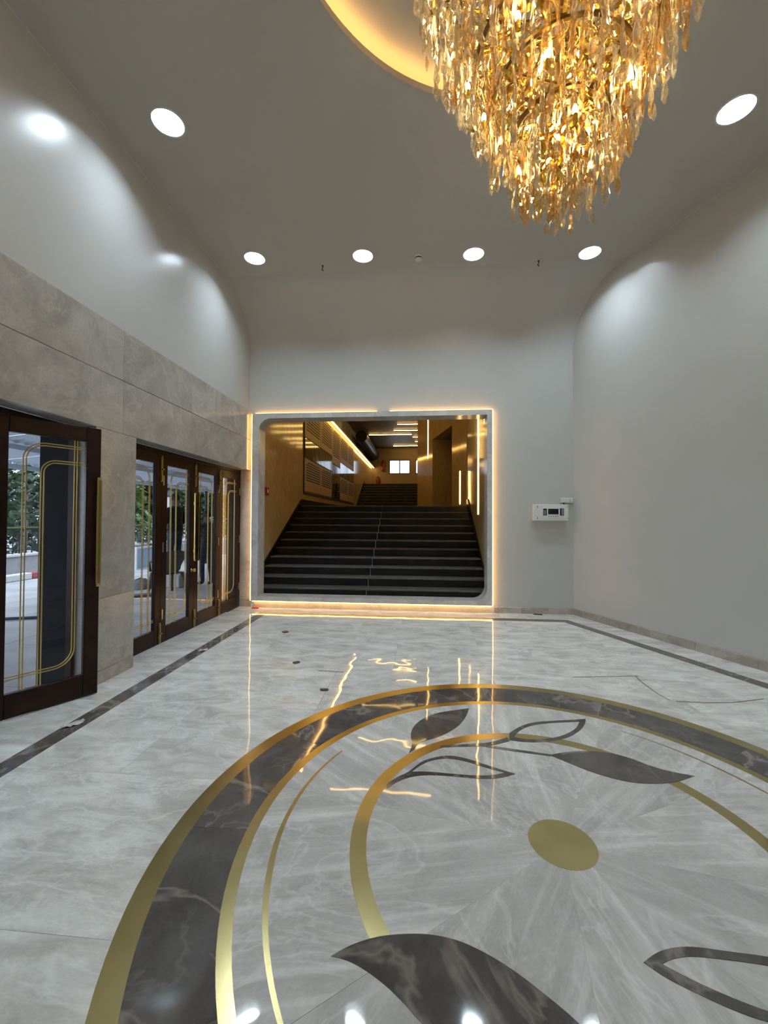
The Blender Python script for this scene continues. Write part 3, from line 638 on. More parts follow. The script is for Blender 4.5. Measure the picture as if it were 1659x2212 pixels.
def pull(mb, u, z0, z1): mb.bbox(u-0.016, u+0.016, -0.055, -0.030, z0+0.02, z1, 0.004).bbox(u-0.013, u+0.022, -0.055, -0.032, z0, z1-0.02, 0.004).box(u-0.012, u+0.012, -0.032, 0, z0+0.12, z0+0.16).box(u-0.012, u+0.012, -0.032, 0, z1-0.16, z1-0.12); return mb
def door(name, loc, rz, mirror, label, handle=None, bolts=(), hinges=None, knob=None):
    d = empty(name, loc, rz); struct(d, label, 'door')
    U = (lambda u: LW-u) if mirror else (lambda u: u)
    def bxx(u0, u1, y0, y1, z0, z1, nm, mat, par=d, b=0.004): a, b_ = sorted((U(u0), U(u1))); return MB().bbox(a, b_, y0, y1, z0, z1, b).build(nm, mat, par)
    bxx(0.0, 0.108, 0, LT, 0.008, LH, 'stile', 'wood'); bxx(LW-0.108, LW, 0, LT, 0.008, LH, 'stile', 'wood')
    bxx(0.108, LW-0.108, 0, LT, 0.008, 0.19, 'bottom_rail', 'wood'); bxx(0.108, LW-0.108, 0, LT, 2.14, LH, 'top_rail', 'wood')
    p = bxx(0.108, LW-0.108, 0.018, 0.026, 0.19, 2.14, 'pane', 'glass', d, 0.0005)
    gu0, gu1 = 0.109, LW-0.109
    paths = [cornered((gu1, 2.075), (0.205, 2.075), (0.205, 0.191), 0.13), cornered((gu1, 1.945), (0.315, 1.945), (0.315, 0.191), 0.09), cornered((0.535, 2.139), (0.535, 0.30), (gu0, 0.30), 0.13)]
    for pt in paths:
        mb = MB()
        for s in (-0.0095, 0.0095): ribbon([(U(q[0]), q[1]) for q in offs(pt, s)], 0.0042, 0.014, 0.018, mb)
        mb.build('gold_inlay_line', 'gold_line', d)
    if handle is not None: pull(MB(), handle, 0.92, 1.84).build('pull_handle', 'brass', d)
    if knob is not None: MB().lathe([(0.0005, -0.05), (0.02, -0.05), (0.026, -0.035), (0.018, -0.012), (0.028, -0.004), (0.028, 0)], (knob, 0, 0.80), 14, 'y').smooth().build('lock_knob', 'brass', d)
    for (u, z0, z1) in bolts:
        bo = MB().bbox(u-0.016, u+0.016, -0.010, 0, z0, z1, 0.002).build('tower_bolt', 'brass', d)
        MB().tube([(u, -0.015, z0+0.01), (u, -0.015, z1+0.02 if z0 > 1 else z1-0.01)], 0.007, 8).build('bolt_rod', 'brass', bo)
        MB().lathe([(0.0005, -0.035), (0.010, -0.035), (0.010, -0.015)], (u, 0, (z0+z1)/2), 8, 'y').build('bolt_knob', 'brass', bo)
    if hinges is not None:
        for zz in (0.35, 1.15, 1.95): MB().bbox(hinges-0.010, hinges+0.010, -0.006, 0, zz-0.06, zz+0.06, 0.002).build('hinge', 'steel', d)
    return d
XD = -3.066
HZ = PI/2
door('door_1', (-3.096, 2.706, 0), math.radians(59.9), False, 'mahogany glass door leaf standing open into the lobby at the left edge', handle=LW-0.030)
door('door_2', (XD, O1a, 0), HZ, True, 'closed mahogany glass leaf beside the open door, outside the left edge of view')
yb = [O2a+0.004+i*LW for i in range(4)]
door('door_3', (XD, yb[0], 0), HZ, True, 'closed mahogany glass leaf half hidden by the stone pillar', bolts=((LW-0.02, 1.93, 2.22), (LW-0.02, 0.01, 0.26)))
door('door_4', (XD, yb[1], 0), HZ, False, 'mahogany glass leaf through which the plastic chair shows', handle=LW-0.045, knob=LW-0.05, hinges=0.03)
door('door_5', (XD, yb[2], 0), HZ, True, 'mahogany glass leaf showing the man with crossed arms outside', handle=0.045, bolts=((0.015, 1.93, 2.22), (0.015, 0.01, 0.26), (LW-0.012, 1.93, 2.22), (LW-0.012, 0.01, 0.26)), hinges=LW-0.03)
door('door_6', (XD, yb[3], 0), HZ, False, 'mahogany glass leaf next to the portal reflecting the LED strip', hinges=LW-0.012)
df = struct(empty('trim_1', (XD, O2a, 0), HZ), 'mahogany frame head over the four-leaf doors', 'door frame')
MB().bbox(0.002, O2b-O2a-0.002, 0.0, 0.06, LH+0.004, ZL-0.002, 0.004).build('frame_head', 'wood', df)
df2 = struct(empty('trim_2', (XD, O1a, 0), HZ), 'mahogany frame head over the open left doorway', 'door frame')
MB().bbox(0.002, O1b-O1a-0.002, 0.0, 0.06, LH+0.004, ZL-0.002, 0.004).build('frame_head', 'wood', df2); MB().bbox(O1b-O1a-0.04, O1b-O1a-0.002, 0.0, 0.06, 0.0, LH, 0.004).build('frame_post', 'wood', df2)

# ---- ceiling fittings
DL = [(-2.304, 3.521, 'round white downlight in front of the back row, beside the left wall'), (-2.299, 5.489, 'leftmost round downlight in the back row of four'), (-0.793, 5.559, 'second round downlight from the left in the back row'), (0.715, 5.641, 'third round downlight from the left in the back row'), (2.274, 5.736, 'rightmost round downlight in the back row of four'), (2.755, 3.82, 'round downlight at the far right edge beyond the chandelier'),
      (-2.30, 1.55, 'round downlight overhead by the left wall, behind the view'), (3.55, 1.55, 'round downlight overhead by the right wall, behind the view'), (-2.30, -0.6, 'rear round downlight by the left wall, behind the view'), (4.3, -0.6, 'rear round downlight by the right wall, behind the view'), (1.0, -1.4, 'rear central round downlight behind the view')]
ring_me = MB().lathe([(0.134, 0.0), (0.135, -0.006), (0.152, -0.004), (0.152, 0.0)], seg=40).lathe([(0.134, 0.0), (0.128, 0.125)], seg=40).smooth().mesh('downlight_ring'); ring_me.materials.append(M['white_plastic'])
dif_me = MB().lathe([(0.0005, 0.116), (0.128, 0.118), (0.128, 0.126), (0.0005, 0.126)], seg=40).mesh('downlight_diffuser'); dif_me.materials.append(M['down'])
for (x, y, lab) in DL:
    d = empty('downlight', (x, y, ZC)); tag(d, lab, 'downlight', 'round ceiling downlights')
    link('trim_ring', ring_me, d); link('diffuser', dif_me, d)
sd = empty('smoke_detector', (-0.033, 5.63, ZC)); tag(sd, 'small white smoke detector between the two middle downlights', 'smoke detector')
MB().lathe([(0.056, 0), (0.056, -0.018), (0.050, -0.022)], seg=24).smooth().build('base', 'white_plastic', sd)
MB().lathe([(0.044, -0.022), (0.044, -0.036)], seg=24).build('vent_band', 'black', sd)
MB().lathe([(0.050, -0.036), (0.048, -0.046), (0.030, -0.054), (0.0005, -0.056)], seg=24).smooth().build('cap', 'white_plastic', sd)
for (x, y, lab) in ((-1.396, 5.729, 'small dark cable end poking from the ceiling left of centre'), (1.635, 5.86, 'small dark cable end poking from the ceiling near the right downlight')):
    c = empty('cable_end', (x, y, ZC)); tag(c, lab, 'cable')
    MB().tube([(0, 0, 0.0), (0.005, 0, -0.03), (-0.012, 0.0, -0.055), (0.004, 0, -0.075), (0.012, 0, -0.06)], 0.006, 6).smooth().build('wire', 'black', c); MB().lathe([(0.014, 0), (0.014, -0.008), (0.0005, -0.009)], seg=10).build('grommet', 'dark_metal', c)

# ---- wall devices
cb = empty('control_panel', (2.055, YB, 1.484)); tag(cb, 'pale grey wall control box with a dark display right of the portal', 'control panel')
MB().bbox(-0.262, 0.262, -0.10, -0.001, 0.0, 0.258, 0.004).build('case', 'white_plastic', cb)
MB().bbox(-0.225, 0.262, -0.112, -0.101, 0.002, 0.256, 0.003).build('lid', 'white_plastic', cb)
MB().bbox(-0.140, 0.205, -0.117, -0.1125, 0.035, 0.225, 0.002).build('bezel', 'white_plastic', cb)
MB().box(-0.050, 0.108, -0.1195, -0.1172, 0.103, 0.188).build('display', 'black', cb)
MB().box(-0.125, -0.070, -0.1195, -0.1172, 0.083, 0.190).build('switch_window', 'black', cb); MB().box(0.130, 0.188, -0.1195, -0.1172, 0.083, 0.195).build('switch_window', 'black', cb)
MB().box(-0.115, -0.085, -0.121, -0.1196, 0.093, 0.17).build('switch', 'grey_plastic', cb); MB().box(0.150, 0.180, -0.121, -0.1196, 0.090, 0.19).build('switch', 'grey_plastic', cb)
for i in range(5): MB().lathe([(0.0005, -0.1225), (0.008, -0.1222), (0.008, -0.1172)], (-0.040+i*0.034, 0, 0.068), 10, 'y').build('button', 'grey_plastic', cb)
for zz in (0.02, 0.20): MB().box(-0.215, -0.205, -0.116, -0.1125, zz, zz+0.04).build('hinge', 'grey_plastic', cb); MB().box(0.245, 0.256, -0.115, -0.1125, zz+0.015, zz+0.026).build('screw', 'grey_plastic', cb)
so = empty('switched_socket', (2.318, YB, 1.768)); tag(so, 'small white switch and socket unit above the control box', 'socket')
MB().bbox(-0.098, 0.092, -0.035, -0.001, 0.0, 0.080, 0.006).build('back_box', 'white_plastic', so)
MB().bbox(-0.072, -0.030, -0.044, -0.035, 0.012, 0.070, 0.003).build('switch', 'white_plastic', so); MB().bbox(-0.02, 0.012, -0.042, -0.035, 0.012, 0.070, 0.003).build('switch', 'white_plastic', so)
MB().bbox(0.022, 0.080, -0.040, -0.035, 0.010, 0.072, 0.003).build('socket_face', 'white_plastic', so)
for (dx, dz) in ((0.05, 0.055), (0.04, 0.028), (0.062, 0.028)): MB().lathe([(0.0005, -0.0412), (0.006, -0.0411), (0.006, -0.040)], (dx, 0, dz), 8, 'y').build('pin_hole', 'black', so)
MB().tube([(-0.045, -0.03, 0.0), (-0.047, -0.03, -0.03)], 0.008, 6).build('cable', 'black', so)

# ---- small things on the floor
o = MB(); o.bbox(-0.06, 0.06, -0.025, 0.025, 0.0, 0.022, 0.008).xf(Matrix.Rotation(0.1, 4, 'Z')); o = o.build('red_block', 'orange'); o.location = (-2.735, 6.70, 0.0); tag(o, 'small orange-red block lying at the foot of the portal', 'block')
def chip(x, y, l, wd, rz, lab, mat='brown_bit', name='wood_chip'):
    c = MB(); pts = [(-l/2, 0), (-l*.42, wd*.45), (l*.3, wd*.5), (l/2, wd*.1), (l*.45, -wd*.4), (-l*.3, -wd*.5)]
    c.poly(pts, 0.0, 0.010); o = c.build(name, mat); o.location = (x, y, 0.001); o.rotation_euler = (0, 0, rz); return tag(o, lab, 'debris')
chip(-1.766, 5.331, 0.085, 0.075, -0.9, 'short brown chip on the floor, nearer the portal'); chip(-1.277, 4.22, 0.075, 0.05, 0.6, 'longer brown chip on the floor, farther from the portal')
chip(1.857, 6.725, 0.14, 0.05, -0.15, 'flat black bit lying under the control box by the skirting', 'black', 'black_scrap')
chip(-0.83, 3.576, 0.075, 0.035, 0.1, 'dark crumpled scrap on the floor behind the medallion', 'brown_bit', 'dark_scrap')
def crumple(x, y, s, lab):
    c = MB(); n0 = 7; rnd = random.Random(int(x*1000))
    for i in range(n0):
        for j in range(n0): c.v.append(((i/(n0-1)-.5)*s*(1+rnd.uniform(-.3, .3)), (j/(n0-1)-.5)*s*.45*(1+rnd.uniform(-.4, .4)), rnd.uniform(0.001, 0.016)))
    for i in range(n0-1):
        for j in range(n0-1): c.f.append((i*n0+j, i*n0+j+1, (i+1)*n0+j+1, (i+1)*n0+j))
    o = c.build('paper_scrap', 'paper'); o.location = (x, y, 0.0015); o.rotation_euler = (0, 0, 0.9); tag(o, lab, 'debris')
crumple(-2.50, 2.80, 0.13, 'crumpled pale scrap on the dark border near the open door'); crumple(-2.44, 4.50, 0.10, 'small white scrap on the dark border by the closed doors')
# brown filler lines in the floor joints at right and behind the medallion
def fill(pts, wd):
    o_, i_ = offs(pts, wd/2), offs(pts, -wd/2)
    MB().poly(o_+i_[::-1], 0.0002, 0.0010).build('joint_filler', 'stain', floor)
fill([(1.45, 4.10), (1.67, 4.134), (1.9, 4.165), (2.10, 4.20)], 0.012); fill([(2.07, 4.195), (2.05, 4.05), (2.05, 3.92)], 0.010); fill([(2.05, 3.92), (2.05, 3.78), (2.08, 3.66)], 0.008); fill([(2.12, 3.645), (2.35, 3.64), (2.56, 3.662), (2.886, 3.764)], 0.012); fill([(-1.0, 4.03), (-0.86, 4.02), (-0.74, 4.012)], 0.014)

# ------------------------------------------------------------------ chandelier
CHZ = ZC+0.165
ch = empty('crystal_chandelier', (MX, MY, 2.86)); tag(ch, 'huge tiered gold chandelier with hanging champagne crystal drops under the round recess', 'chandelier')
Z0 = 2.86
MB().lathe([(0.0005, CHZ-Z0), (0.28, CHZ-Z0), (0.28, CHZ-Z0-0.04), (0.20, CHZ-Z0-0.07), (0.0005, CHZ-Z0-0.07)], seg=32).build('ceiling_plate', 'chand_gold', ch)
MB().tube([(0, 0, 0.45), (0, 0, CHZ-Z0-0.06)], 0.022, 12).build('centre_stem', 'chand_dark', ch)
tiers = [(3.26, 0.10), (3.35, 0.215), (3.54, 0.31), (3.70, 0.40), (3.90, 0.49), (4.10, 0.575), (4.30, 0.65), (4.54, 0.70), (4.76, 0.72)]
for (z, r) in tiers[1:]:
    zz = z-Z0
    MB().tube([(r*math.cos(2*PI*i/48), r*math.sin(2*PI*i/48), zz) for i in range(49)], 0.011, 6, False).build('tier_ring', 'chand_dark', ch)
    sp = MB()
    for i in range(6):
        a = PI/3*i+z; sp.tube([(0.02*math.cos(a), 0.02*math.sin(a), zz+0.04), (r*math.cos(a), r*math.sin(a), zz)], 0.006, 5)
    sp.build('tier_spokes', 'chand_dark', ch)
# crystal drop shapes: knobbly, slightly twisted icicles of unit length hanging from z = 0
def icicle(seed):
    rnd = random.Random(seed); m_ = MB(); K = 15; seg = 6; pts = []; rad = []
    ph = rnd.uniform(0, 6)
    for i in range(K):
        t = i/(K-1); pts.append((0.0045*math.sin(ph+t*9), 0.0045*math.cos(ph*1.7+t*8), -t))
        r = 0.0072*(0.75+0.45*math.sin(ph+t*23)**2+rnd.uniform(-.15, .35))
        if t < 0.08: r *= 0.45
        if t > 0.84: r = 0.0125*(1.0-max(0, (t-0.93)/0.07)*0.8)
        rad.append(r)
    return m_.tube(pts, rad, seg)
ice = []
for k in range(7):
    me = icicle(k*13+1).mesh('crystal_drop'); me.materials.append(M['crystal']); ice.append(me)
drops = []
rnd = random.Random(3)
for ti, (z, r) in enumerate(tiers):
    for ri, rr in enumerate((r, r-0.06)):
        if rr < 0.02: continue
        nn = int(2*PI*rr/(0.042 if ri == 0 else 0.075))
        for i in range(nn):
            a = 2*PI*(i+rnd.random()*0.6)/nn; q = rr+rnd.uniform(-.02, .02)
            ln = rnd.uniform(0.20, 0.40)+(0.02 if ri == 0 else 0)
            if ti == 0: ln = rnd.uniform(0.22, 0.34)
            drops.append((q*math.cos(a), q*math.sin(a), z-Z0+rnd.uniform(-.03, .03), ln, ti))
# the drops that show largest: lower tiers and the side towards the viewpoint
def score(d): return -(d[4]*0.35)-(d[0]*0.25+d[1]*0.9)
drops.sort(key=score, reverse=True)
rest = MB()
for i, (x, y, z, ln, ti) in enumerate(drops):
    rz = rnd.uniform(0, 6.28); sx = rnd.uniform(0.85, 1.35)
    if i < 290:
        o = link('crystal_drop', ice[i % 7], ch); o.location = (x, y, z); o.rotation_euler = (0, 0, rz); o.scale = (sx, sx, ln)
    else:
        mt = Matrix.Translation((x, y, z)) @ Matrix.Rotation(rz, 4, 'Z') @ Matrix.Diagonal((sx, sx, ln, 1)); src = ice[i % 7]; n0 = len(rest.v)
        rest.v += [tuple(mt @ v.co) for v in src.vertices]; rest.f += [tuple(n0+q for q in p.vertices) for p in src.polygons]
stuff(rest.build('rear_crystal_drops', 'crystal', ch))
# curled gold leaves and twigs round the rings
gl = MB()
for (z, r) in tiers:
    for i in range(int(20+r*130)):
        a = rnd.uniform(0, 2*PI); q = r*rnd.uniform(0.45, 0.98); c = Vector((q*math.cos(a), q*math.sin(a), z-Z0+rnd.uniform(-0.13, 0.07)))
        d = Vector((rnd.uniform(-1, 1), rnd.uniform(-1, 1), rnd.uniform(-.9, .9))).normalized(); s_ = d.cross(Vector((rnd.uniform(-1, 1), rnd.uniform(-1, 1), 1))).normalized(); nn_ = d.cross(s_)
        L_ = rnd.uniform(0.06, 0.13); W_ = rnd.uniform(0.008, 0.020); n0 = len(gl.v)
        for k in range(6):
            t = k/5; wv = W_*math.sin(PI*(0.12+0.8*t)); p = c+d*(L_*t)+nn_*(0.5*L_*math.sin(t*2.6)*0.6)
            gl.v += [tuple(p+s_*wv), tuple(p-s_*wv)]
        for k in range(5): gl.f.append((n0+2*k, n0+2*k+1, n0+2*k+3, n0+2*k+2))
stuff(gl.smooth().build('gold_leaves', 'chand_gold', ch))
tw = MB()
for (z, r) in tiers[1:]:
    for i in range(int(10+r*24)):
        a = rnd.uniform(0, 2*PI); pts = []
        for k in range(5): q = r*(0.75+0.07*k); aa = a+0.10*k*rnd.uniform(-1, 1); pts.append((q*math.cos(aa), q*math.sin(aa), z-Z0+0.03*math.sin(k*1.4+a)-0.02*k))
        tw.tube(pts, 0.0045, 5)
stuff(tw.smooth().build('gold_twigs', 'chand_gold', ch))
bulb_me = MB().lathe([(0.0005, 0.032), (0.006, 0.026), (0.011, 0.010), (0.012, 0.0), (0.008, -0.012), (0.0005, -0.014)], seg=10).smooth().mesh('bulb'); bulb_me.materials.append(M['bulb'])
sock_me = MB().lathe([(0.010, -0.012), (0.011, -0.05), (0.0005, -0.05)], seg=8).mesh('bulb_socket'); sock_me.materials.append(M['chand_gold'])
for ti, (z, r) in enumerate(tiers[1:8]):
    nb = 3+ti
    for i in range(nb):
        a = 2*PI*(i+0.37*ti)/nb+0.5; q = r*0.93
        b_ = link('bulb', bulb_me, ch); b_.location = (q*math.cos(a), q*math.sin(a), z-Z0-0.10); link('bulb_socket', sock_me, b_)
for i in range(3):
    b_ = link('bulb', bulb_me, ch); b_.location = (0.07*math.cos(i*2.1), 0.07*math.sin(i*2.1), 0.40); link('bulb_socket', sock_me, b_)

# ------------------------------------------------------------------ outside the glass doors
struct(MB().box(3.0-1.85, 3.1, 10.30, 10.40, 1.5, 6.1).build('wall_hall_return', 'hall_paint'), 'hidden return wall beside the landing', 'wall')
GZ = -0.10
pv = struct(MB().box(-10.0, -3.125, -8, 40, GZ-0.2, GZ-0.012).build('floor_porch', 'mortar'), 'pale stone paving of the porch outside the glass doors', 'floor')
x = -10.0
while x < -3.2:
    y = 0.0
    while y < 17.9:
        MB().box(x+.004, min(x+1.195, -3.126), y+.004, y+1.195, GZ-0.012, GZ).build('paving_slab', 'pave', pv); y += 1.2
    x += 1.2
struct(MB().box(-40, -10.0, -8, 60, GZ-0.3, GZ-0.05).build('floor_road', 'road'), 'grey ground beyond the porch paving', 'ground')
kb = struct(empty('trim_3', (-10.1, 0, GZ)), 'red and white painted kerb stones at the edge of the porch', 'kerb')
for i in range(24): MB().bbox(-0.12, 0.10, i*1.1+0.01, i*1.1+1.09, 0.0, 0.17, 0.02).build('kerb_stone', 'kerb_r' if i % 2 else 'kerb_w', kb)
# garden wall with coping
gw = struct(empty('wall_garden', (-11.1, 0, GZ)), 'low grey garden wall across the drive', 'wall')
for i in range(14): MB().bbox(-0.15, 0.15, i*2.0+0.005, i*2.0+1.995, 0.0, 0.52, 0.01).build('wall_block', 'wallout', gw); MB().bbox(-0.2, 0.2, i*2.0+.005, i*2.0+1.995, 0.525, 0.59, 0.01).build('coping_stone', 'kerb_w', gw)
# iron railing on the wall
fn = empty('iron_railing', (-11.1, 4.0, GZ+0.59)); tag(fn, 'black iron railing standing on the low garden wall', 'railing')
MB().box(-0.02, 0.02, 0, 22, 0.66, 0.70).build('top_rail', 'iron', fn); MB().box(-0.02, 0.02, 0, 22, 0.08, 0.11).build('bottom_rail', 'iron', fn)
MB().box(-0.035, 0.035, 0, 22, 0.705, 0.745).build('cap_rail', 'leaf2', fn)
bar_me = MB().box(-0.011, 0.011, -0.011, 0.011, 0.0, 0.70).mesh('bar'); bar_me.materials.append(M['iron'])
for i in range(120):
    b_ = link('bar', bar_me, fn); b_.location = (0, 0.09+i*0.185, 0)
# porch canopy of ribbed sheets
cn = empty('porch_canopy', (-3.45, 0, 2.95)); tag(cn, 'pale blue ribbed sheet canopy above the porch outside the doors', 'canopy')
for i in range(18):
    y0 = -1.0+i*1.3; m_ = MB(); K = 14
    for e_, (xx, zz) in enumerate(((0, 0.0), (-4.2, -0.42))):
        for k in range(K+1): m_.v.append((xx, y0+1.27*k/K, zz+(0.022 if k % 2 else -0.022)))
    for k in range(K): m_.f.append((k, k+1, K+2+k, K+1+k))
    n0 = len(m_.v); m_.v += [(a, b_, c+0.004) for a, b_, c in m_.v[:n0]]; m_.f += [tuple(n0+q for q in f)[::-1] for f in m_.f[:]]
    m_.build('ribbed_sheet', 'canopy', cn)
for xx in (-1.4, -2.8, -4.15): MB().box(xx-0.03, xx+0.03, -1, 22.4, xx*0.1-0.12, xx*0.1-0.04).build('purlin', 'canopy', cn)
for yy in (2.2, 14.0, 20.0): MB().tube([(-4.1, yy, -3.05), (-4.1, yy, -0.5)], 0.05, 10).build('post', 'iron', cn)
# trees behind the railing
def tree(x, y, h, spread, seed, lab, bare=False):
    r_ = random.Random(seed); t_ = empty('garden_tree', (x, y, GZ)); tag(t_, lab, 'tree', 'trees beyond the garden wall')
    tr = MB(); tr.tube([(0, 0, 0), (0.08, 0.05, h*0.35), (0.0, 0.1, h*0.7)], [0.14, 0.10, 0.05], 8)
    tips = []
    for i in range(14):
        a = r_.uniform(0, 6.28); z = h*r_.uniform(0.15, 0.65); q = spread*r_.uniform(0.5, 1.0); e_ = (q*math.cos(a), q*math.sin(a), z+r_.uniform(0.1, 0.8))
        mid = (e_[0]*0.5+r_.uniform(-.2, .2), e_[1]*0.5+r_.uniform(-.2, .2), (z+e_[2])/2+r_.uniform(-.1, .3)); tr.tube([(0.03, 0.05, z), mid, e_], [0.045, 0.03, 0.012], 6); tips.append(e_)
    tr.smooth().build('trunk_and_branches', 'bark', t_)
    lf = MB()
    for i in range(3600 if not bare else 700):
        u = r_.random(); th = r_.uniform(0, 6.28); ph = math.acos(r_.uniform(-1, 1)); q = u**0.4
        c = Vector((spread*1.1*q*math.sin(ph)*math.cos(th), spread*1.1*q*math.sin(ph)*math.sin(th), h*0.52+h*0.5*q*math.cos(ph)))
        d = Vector((r_.uniform(-1, 1), r_.uniform(-1, 1), r_.uniform(-1, .3))).normalized(); s_ = d.cross(Vector((r_.uniform(-1, 1), r_.uniform(-1, 1), 1))).normalized()
        L_ = r_.uniform(0.16, 0.34); W_ = L_*0.34
        lf.quad(tuple(c), tuple(c+d*L_*.5+s_*W_), tuple(c+d*L_), tuple(c+d*L_*.5-s_*W_))
    stuff(lf.build('foliage', 'leaf' if seed % 3 else 'leaf2', t_))
labs = ['dense dark tree beyond the railing seen through the open door', 'bare-branched tree beyond the railing seen through the open door', 'bushy tree far beyond the porch between the door leaves', 'large dark tree behind the lantern outside', 'leafy tree behind the man with crossed arms', 'light green tree rising behind the garden wall', 'farthest dark tree at the end of the drive', 'dark tree in the back row behind the bare-branched tree', 'taller tree in the back row behind the leafy ones']
for i, (x, y, h, s_) in enumerate(((-13.6, 9.2, 4.4, 1.35), (-13.6, 13.0, 4.0, 1.3), (-13.6, 16.8, 4.6, 1.35), (-13.6, 20.6, 4.8, 1.35), (-13.6, 24.4, 5.0, 1.35), (-13.6, 28.2, 5.2, 1.35), (-13.6, 32.0, 5.4, 1.4), (-17.9, 17.0, 5.6, 1.7), (-17.9, 25.0, 6.0, 1.7))):
    tree(x, y, h, s_, i+1, labs[i], bare=(i == 1))
# pale blue sheet barrier
br_ = empty('sheet_barrier', (-8.7, 12.0, GZ-0.10)); tag(br_, 'pale blue metal sheet barrier along the drive outside', 'barrier')
for i in range(7):
    MB().bbox(-0.02, 0.02, i*1.25, i*1.25+1.2, 0.12, 0.72, 0.005).build('sheet', 'blue', br_); MB().box(-0.04, 0.04, i*1.25-0.03, i*1.25+0.03, 0.0, 0.80).build('post', 'kerb_w', br_)
MB().box(-0.03, 0.03, 0, 8.7, 0.74, 0.79).build('top_rail', 'kerb_w', br_)
# potted shrubs on the wall
for i, (x, y, lab) in enumerate(((-9.6, 14.2, 'potted shrub with light green leaves outside the pillar door'), (-9.55, 18.6, 'potted shrub with a terracotta pot near the man outside'))):
    p_ = empty('potted_shrub', (x, y, GZ)); tag(p_, lab, 'potted plant')
    MB().lathe([(0.0005, 0), (0.20, 0), (0.28, 0.5), (0.31, 0.55), (0.26, 0.55), (0.25, 0.48), (0.0005, 0.48)], seg=16).build('pot', 'kerb_r', p_)
    r_ = random.Random(40+i); lf = MB()
    for k in range(420):
        th = r_.uniform(0, 6.28); q = r_.uniform(0, 0.55); c = Vector((q*math.cos(th), q*math.sin(th), 0.55+r_.uniform(0, 1.1))); d = Vector((math.cos(th), math.sin(th), r_.uniform(-.2, 1.2))).normalized(); s_ = d.cross(Vector((0.2, 0.1, 1))).normalized(); L_ = r_.uniform(0.14, 0.30)
        lf.quad(tuple(c), tuple(c+d*L_*.5+s_*L_*.2), tuple(c+d*L_), tuple(c+d*L_*.5-s_*L_*.2))
    stuff(lf.build('leaves', 'leaf2', p_))
# lantern on a post
ln_ = empty('garden_lantern', (-9.9, 15.6, GZ+0.33)); tag(ln_, 'black framed post lantern with white panes outside', 'lantern')
MB().tube([(0, 0, -0.33), (0, 0, 1.55)], 0.04, 8).build('post', 'iron', ln_)
MB().lathe([(0.16, 1.62), (0.24, 2.10)], seg=6).build('panes', 'kerb_w', ln_)
lb = MB()
for i in range(6): a = PI/3*i; lb.tube([(0.165*math.cos(a), 0.165*math.sin(a), 1.62), (0.25*math.cos(a), 0.25*math.sin(a), 2.10)], 0.018, 5)
lb.lathe([(0.05, 1.55), (0.19, 1.60), (0.19, 1.64), (0.0005, 1.64)], seg=6).lathe([(0.27, 2.10), (0.27, 2.14), (0.08, 2.34), (0.03, 2.36), (0.03, 2.46), (0.0005, 2.48)], seg=6).build('frame', 'iron', ln_)
# cement heap on a mat
hp = MB(); r_ = random.Random(9)
hp.lathe([(0.34, 0.0), (0.29, 0.08), (0.20, 0.15), (0.10, 0.20), (0.0005, 0.22)], seg=18); hp.v = [(a*(1+r_.uniform(-.1, .1)), b_*(1+r_.uniform(-.1, .1)), c*(1+r_.uniform(-.12, .12))) for a, b_, c in hp.v]
o = hp.smooth().build('cement_heap', 'cement'); o.location = (-6.36, 8.93, GZ); tag(o, 'grey heap of cement on the porch paving', 'heap')
o = MB().bbox(-0.45, 0.45, -0.12, 0.12, 0, 0.04, 0.01).build('dark_plank', 'brown_bit'); o.location = (-5.85, 7.85, GZ+.001); o.rotation_euler = (0, 0, 0.6); tag(o, 'dark flat plank lying on the porch in front of the cement heap', 'plank')
o = MB().tube([(-0.6, -0.2, 0.02), (0, 0, 0.03), (0.6, 0.25, 0.02)], 0.025, 6).build('dark_rod', 'iron'); o.location = (-6.3, 5.9, GZ); tag(o, 'dark rod lying on the paving outside the open door', 'rod')

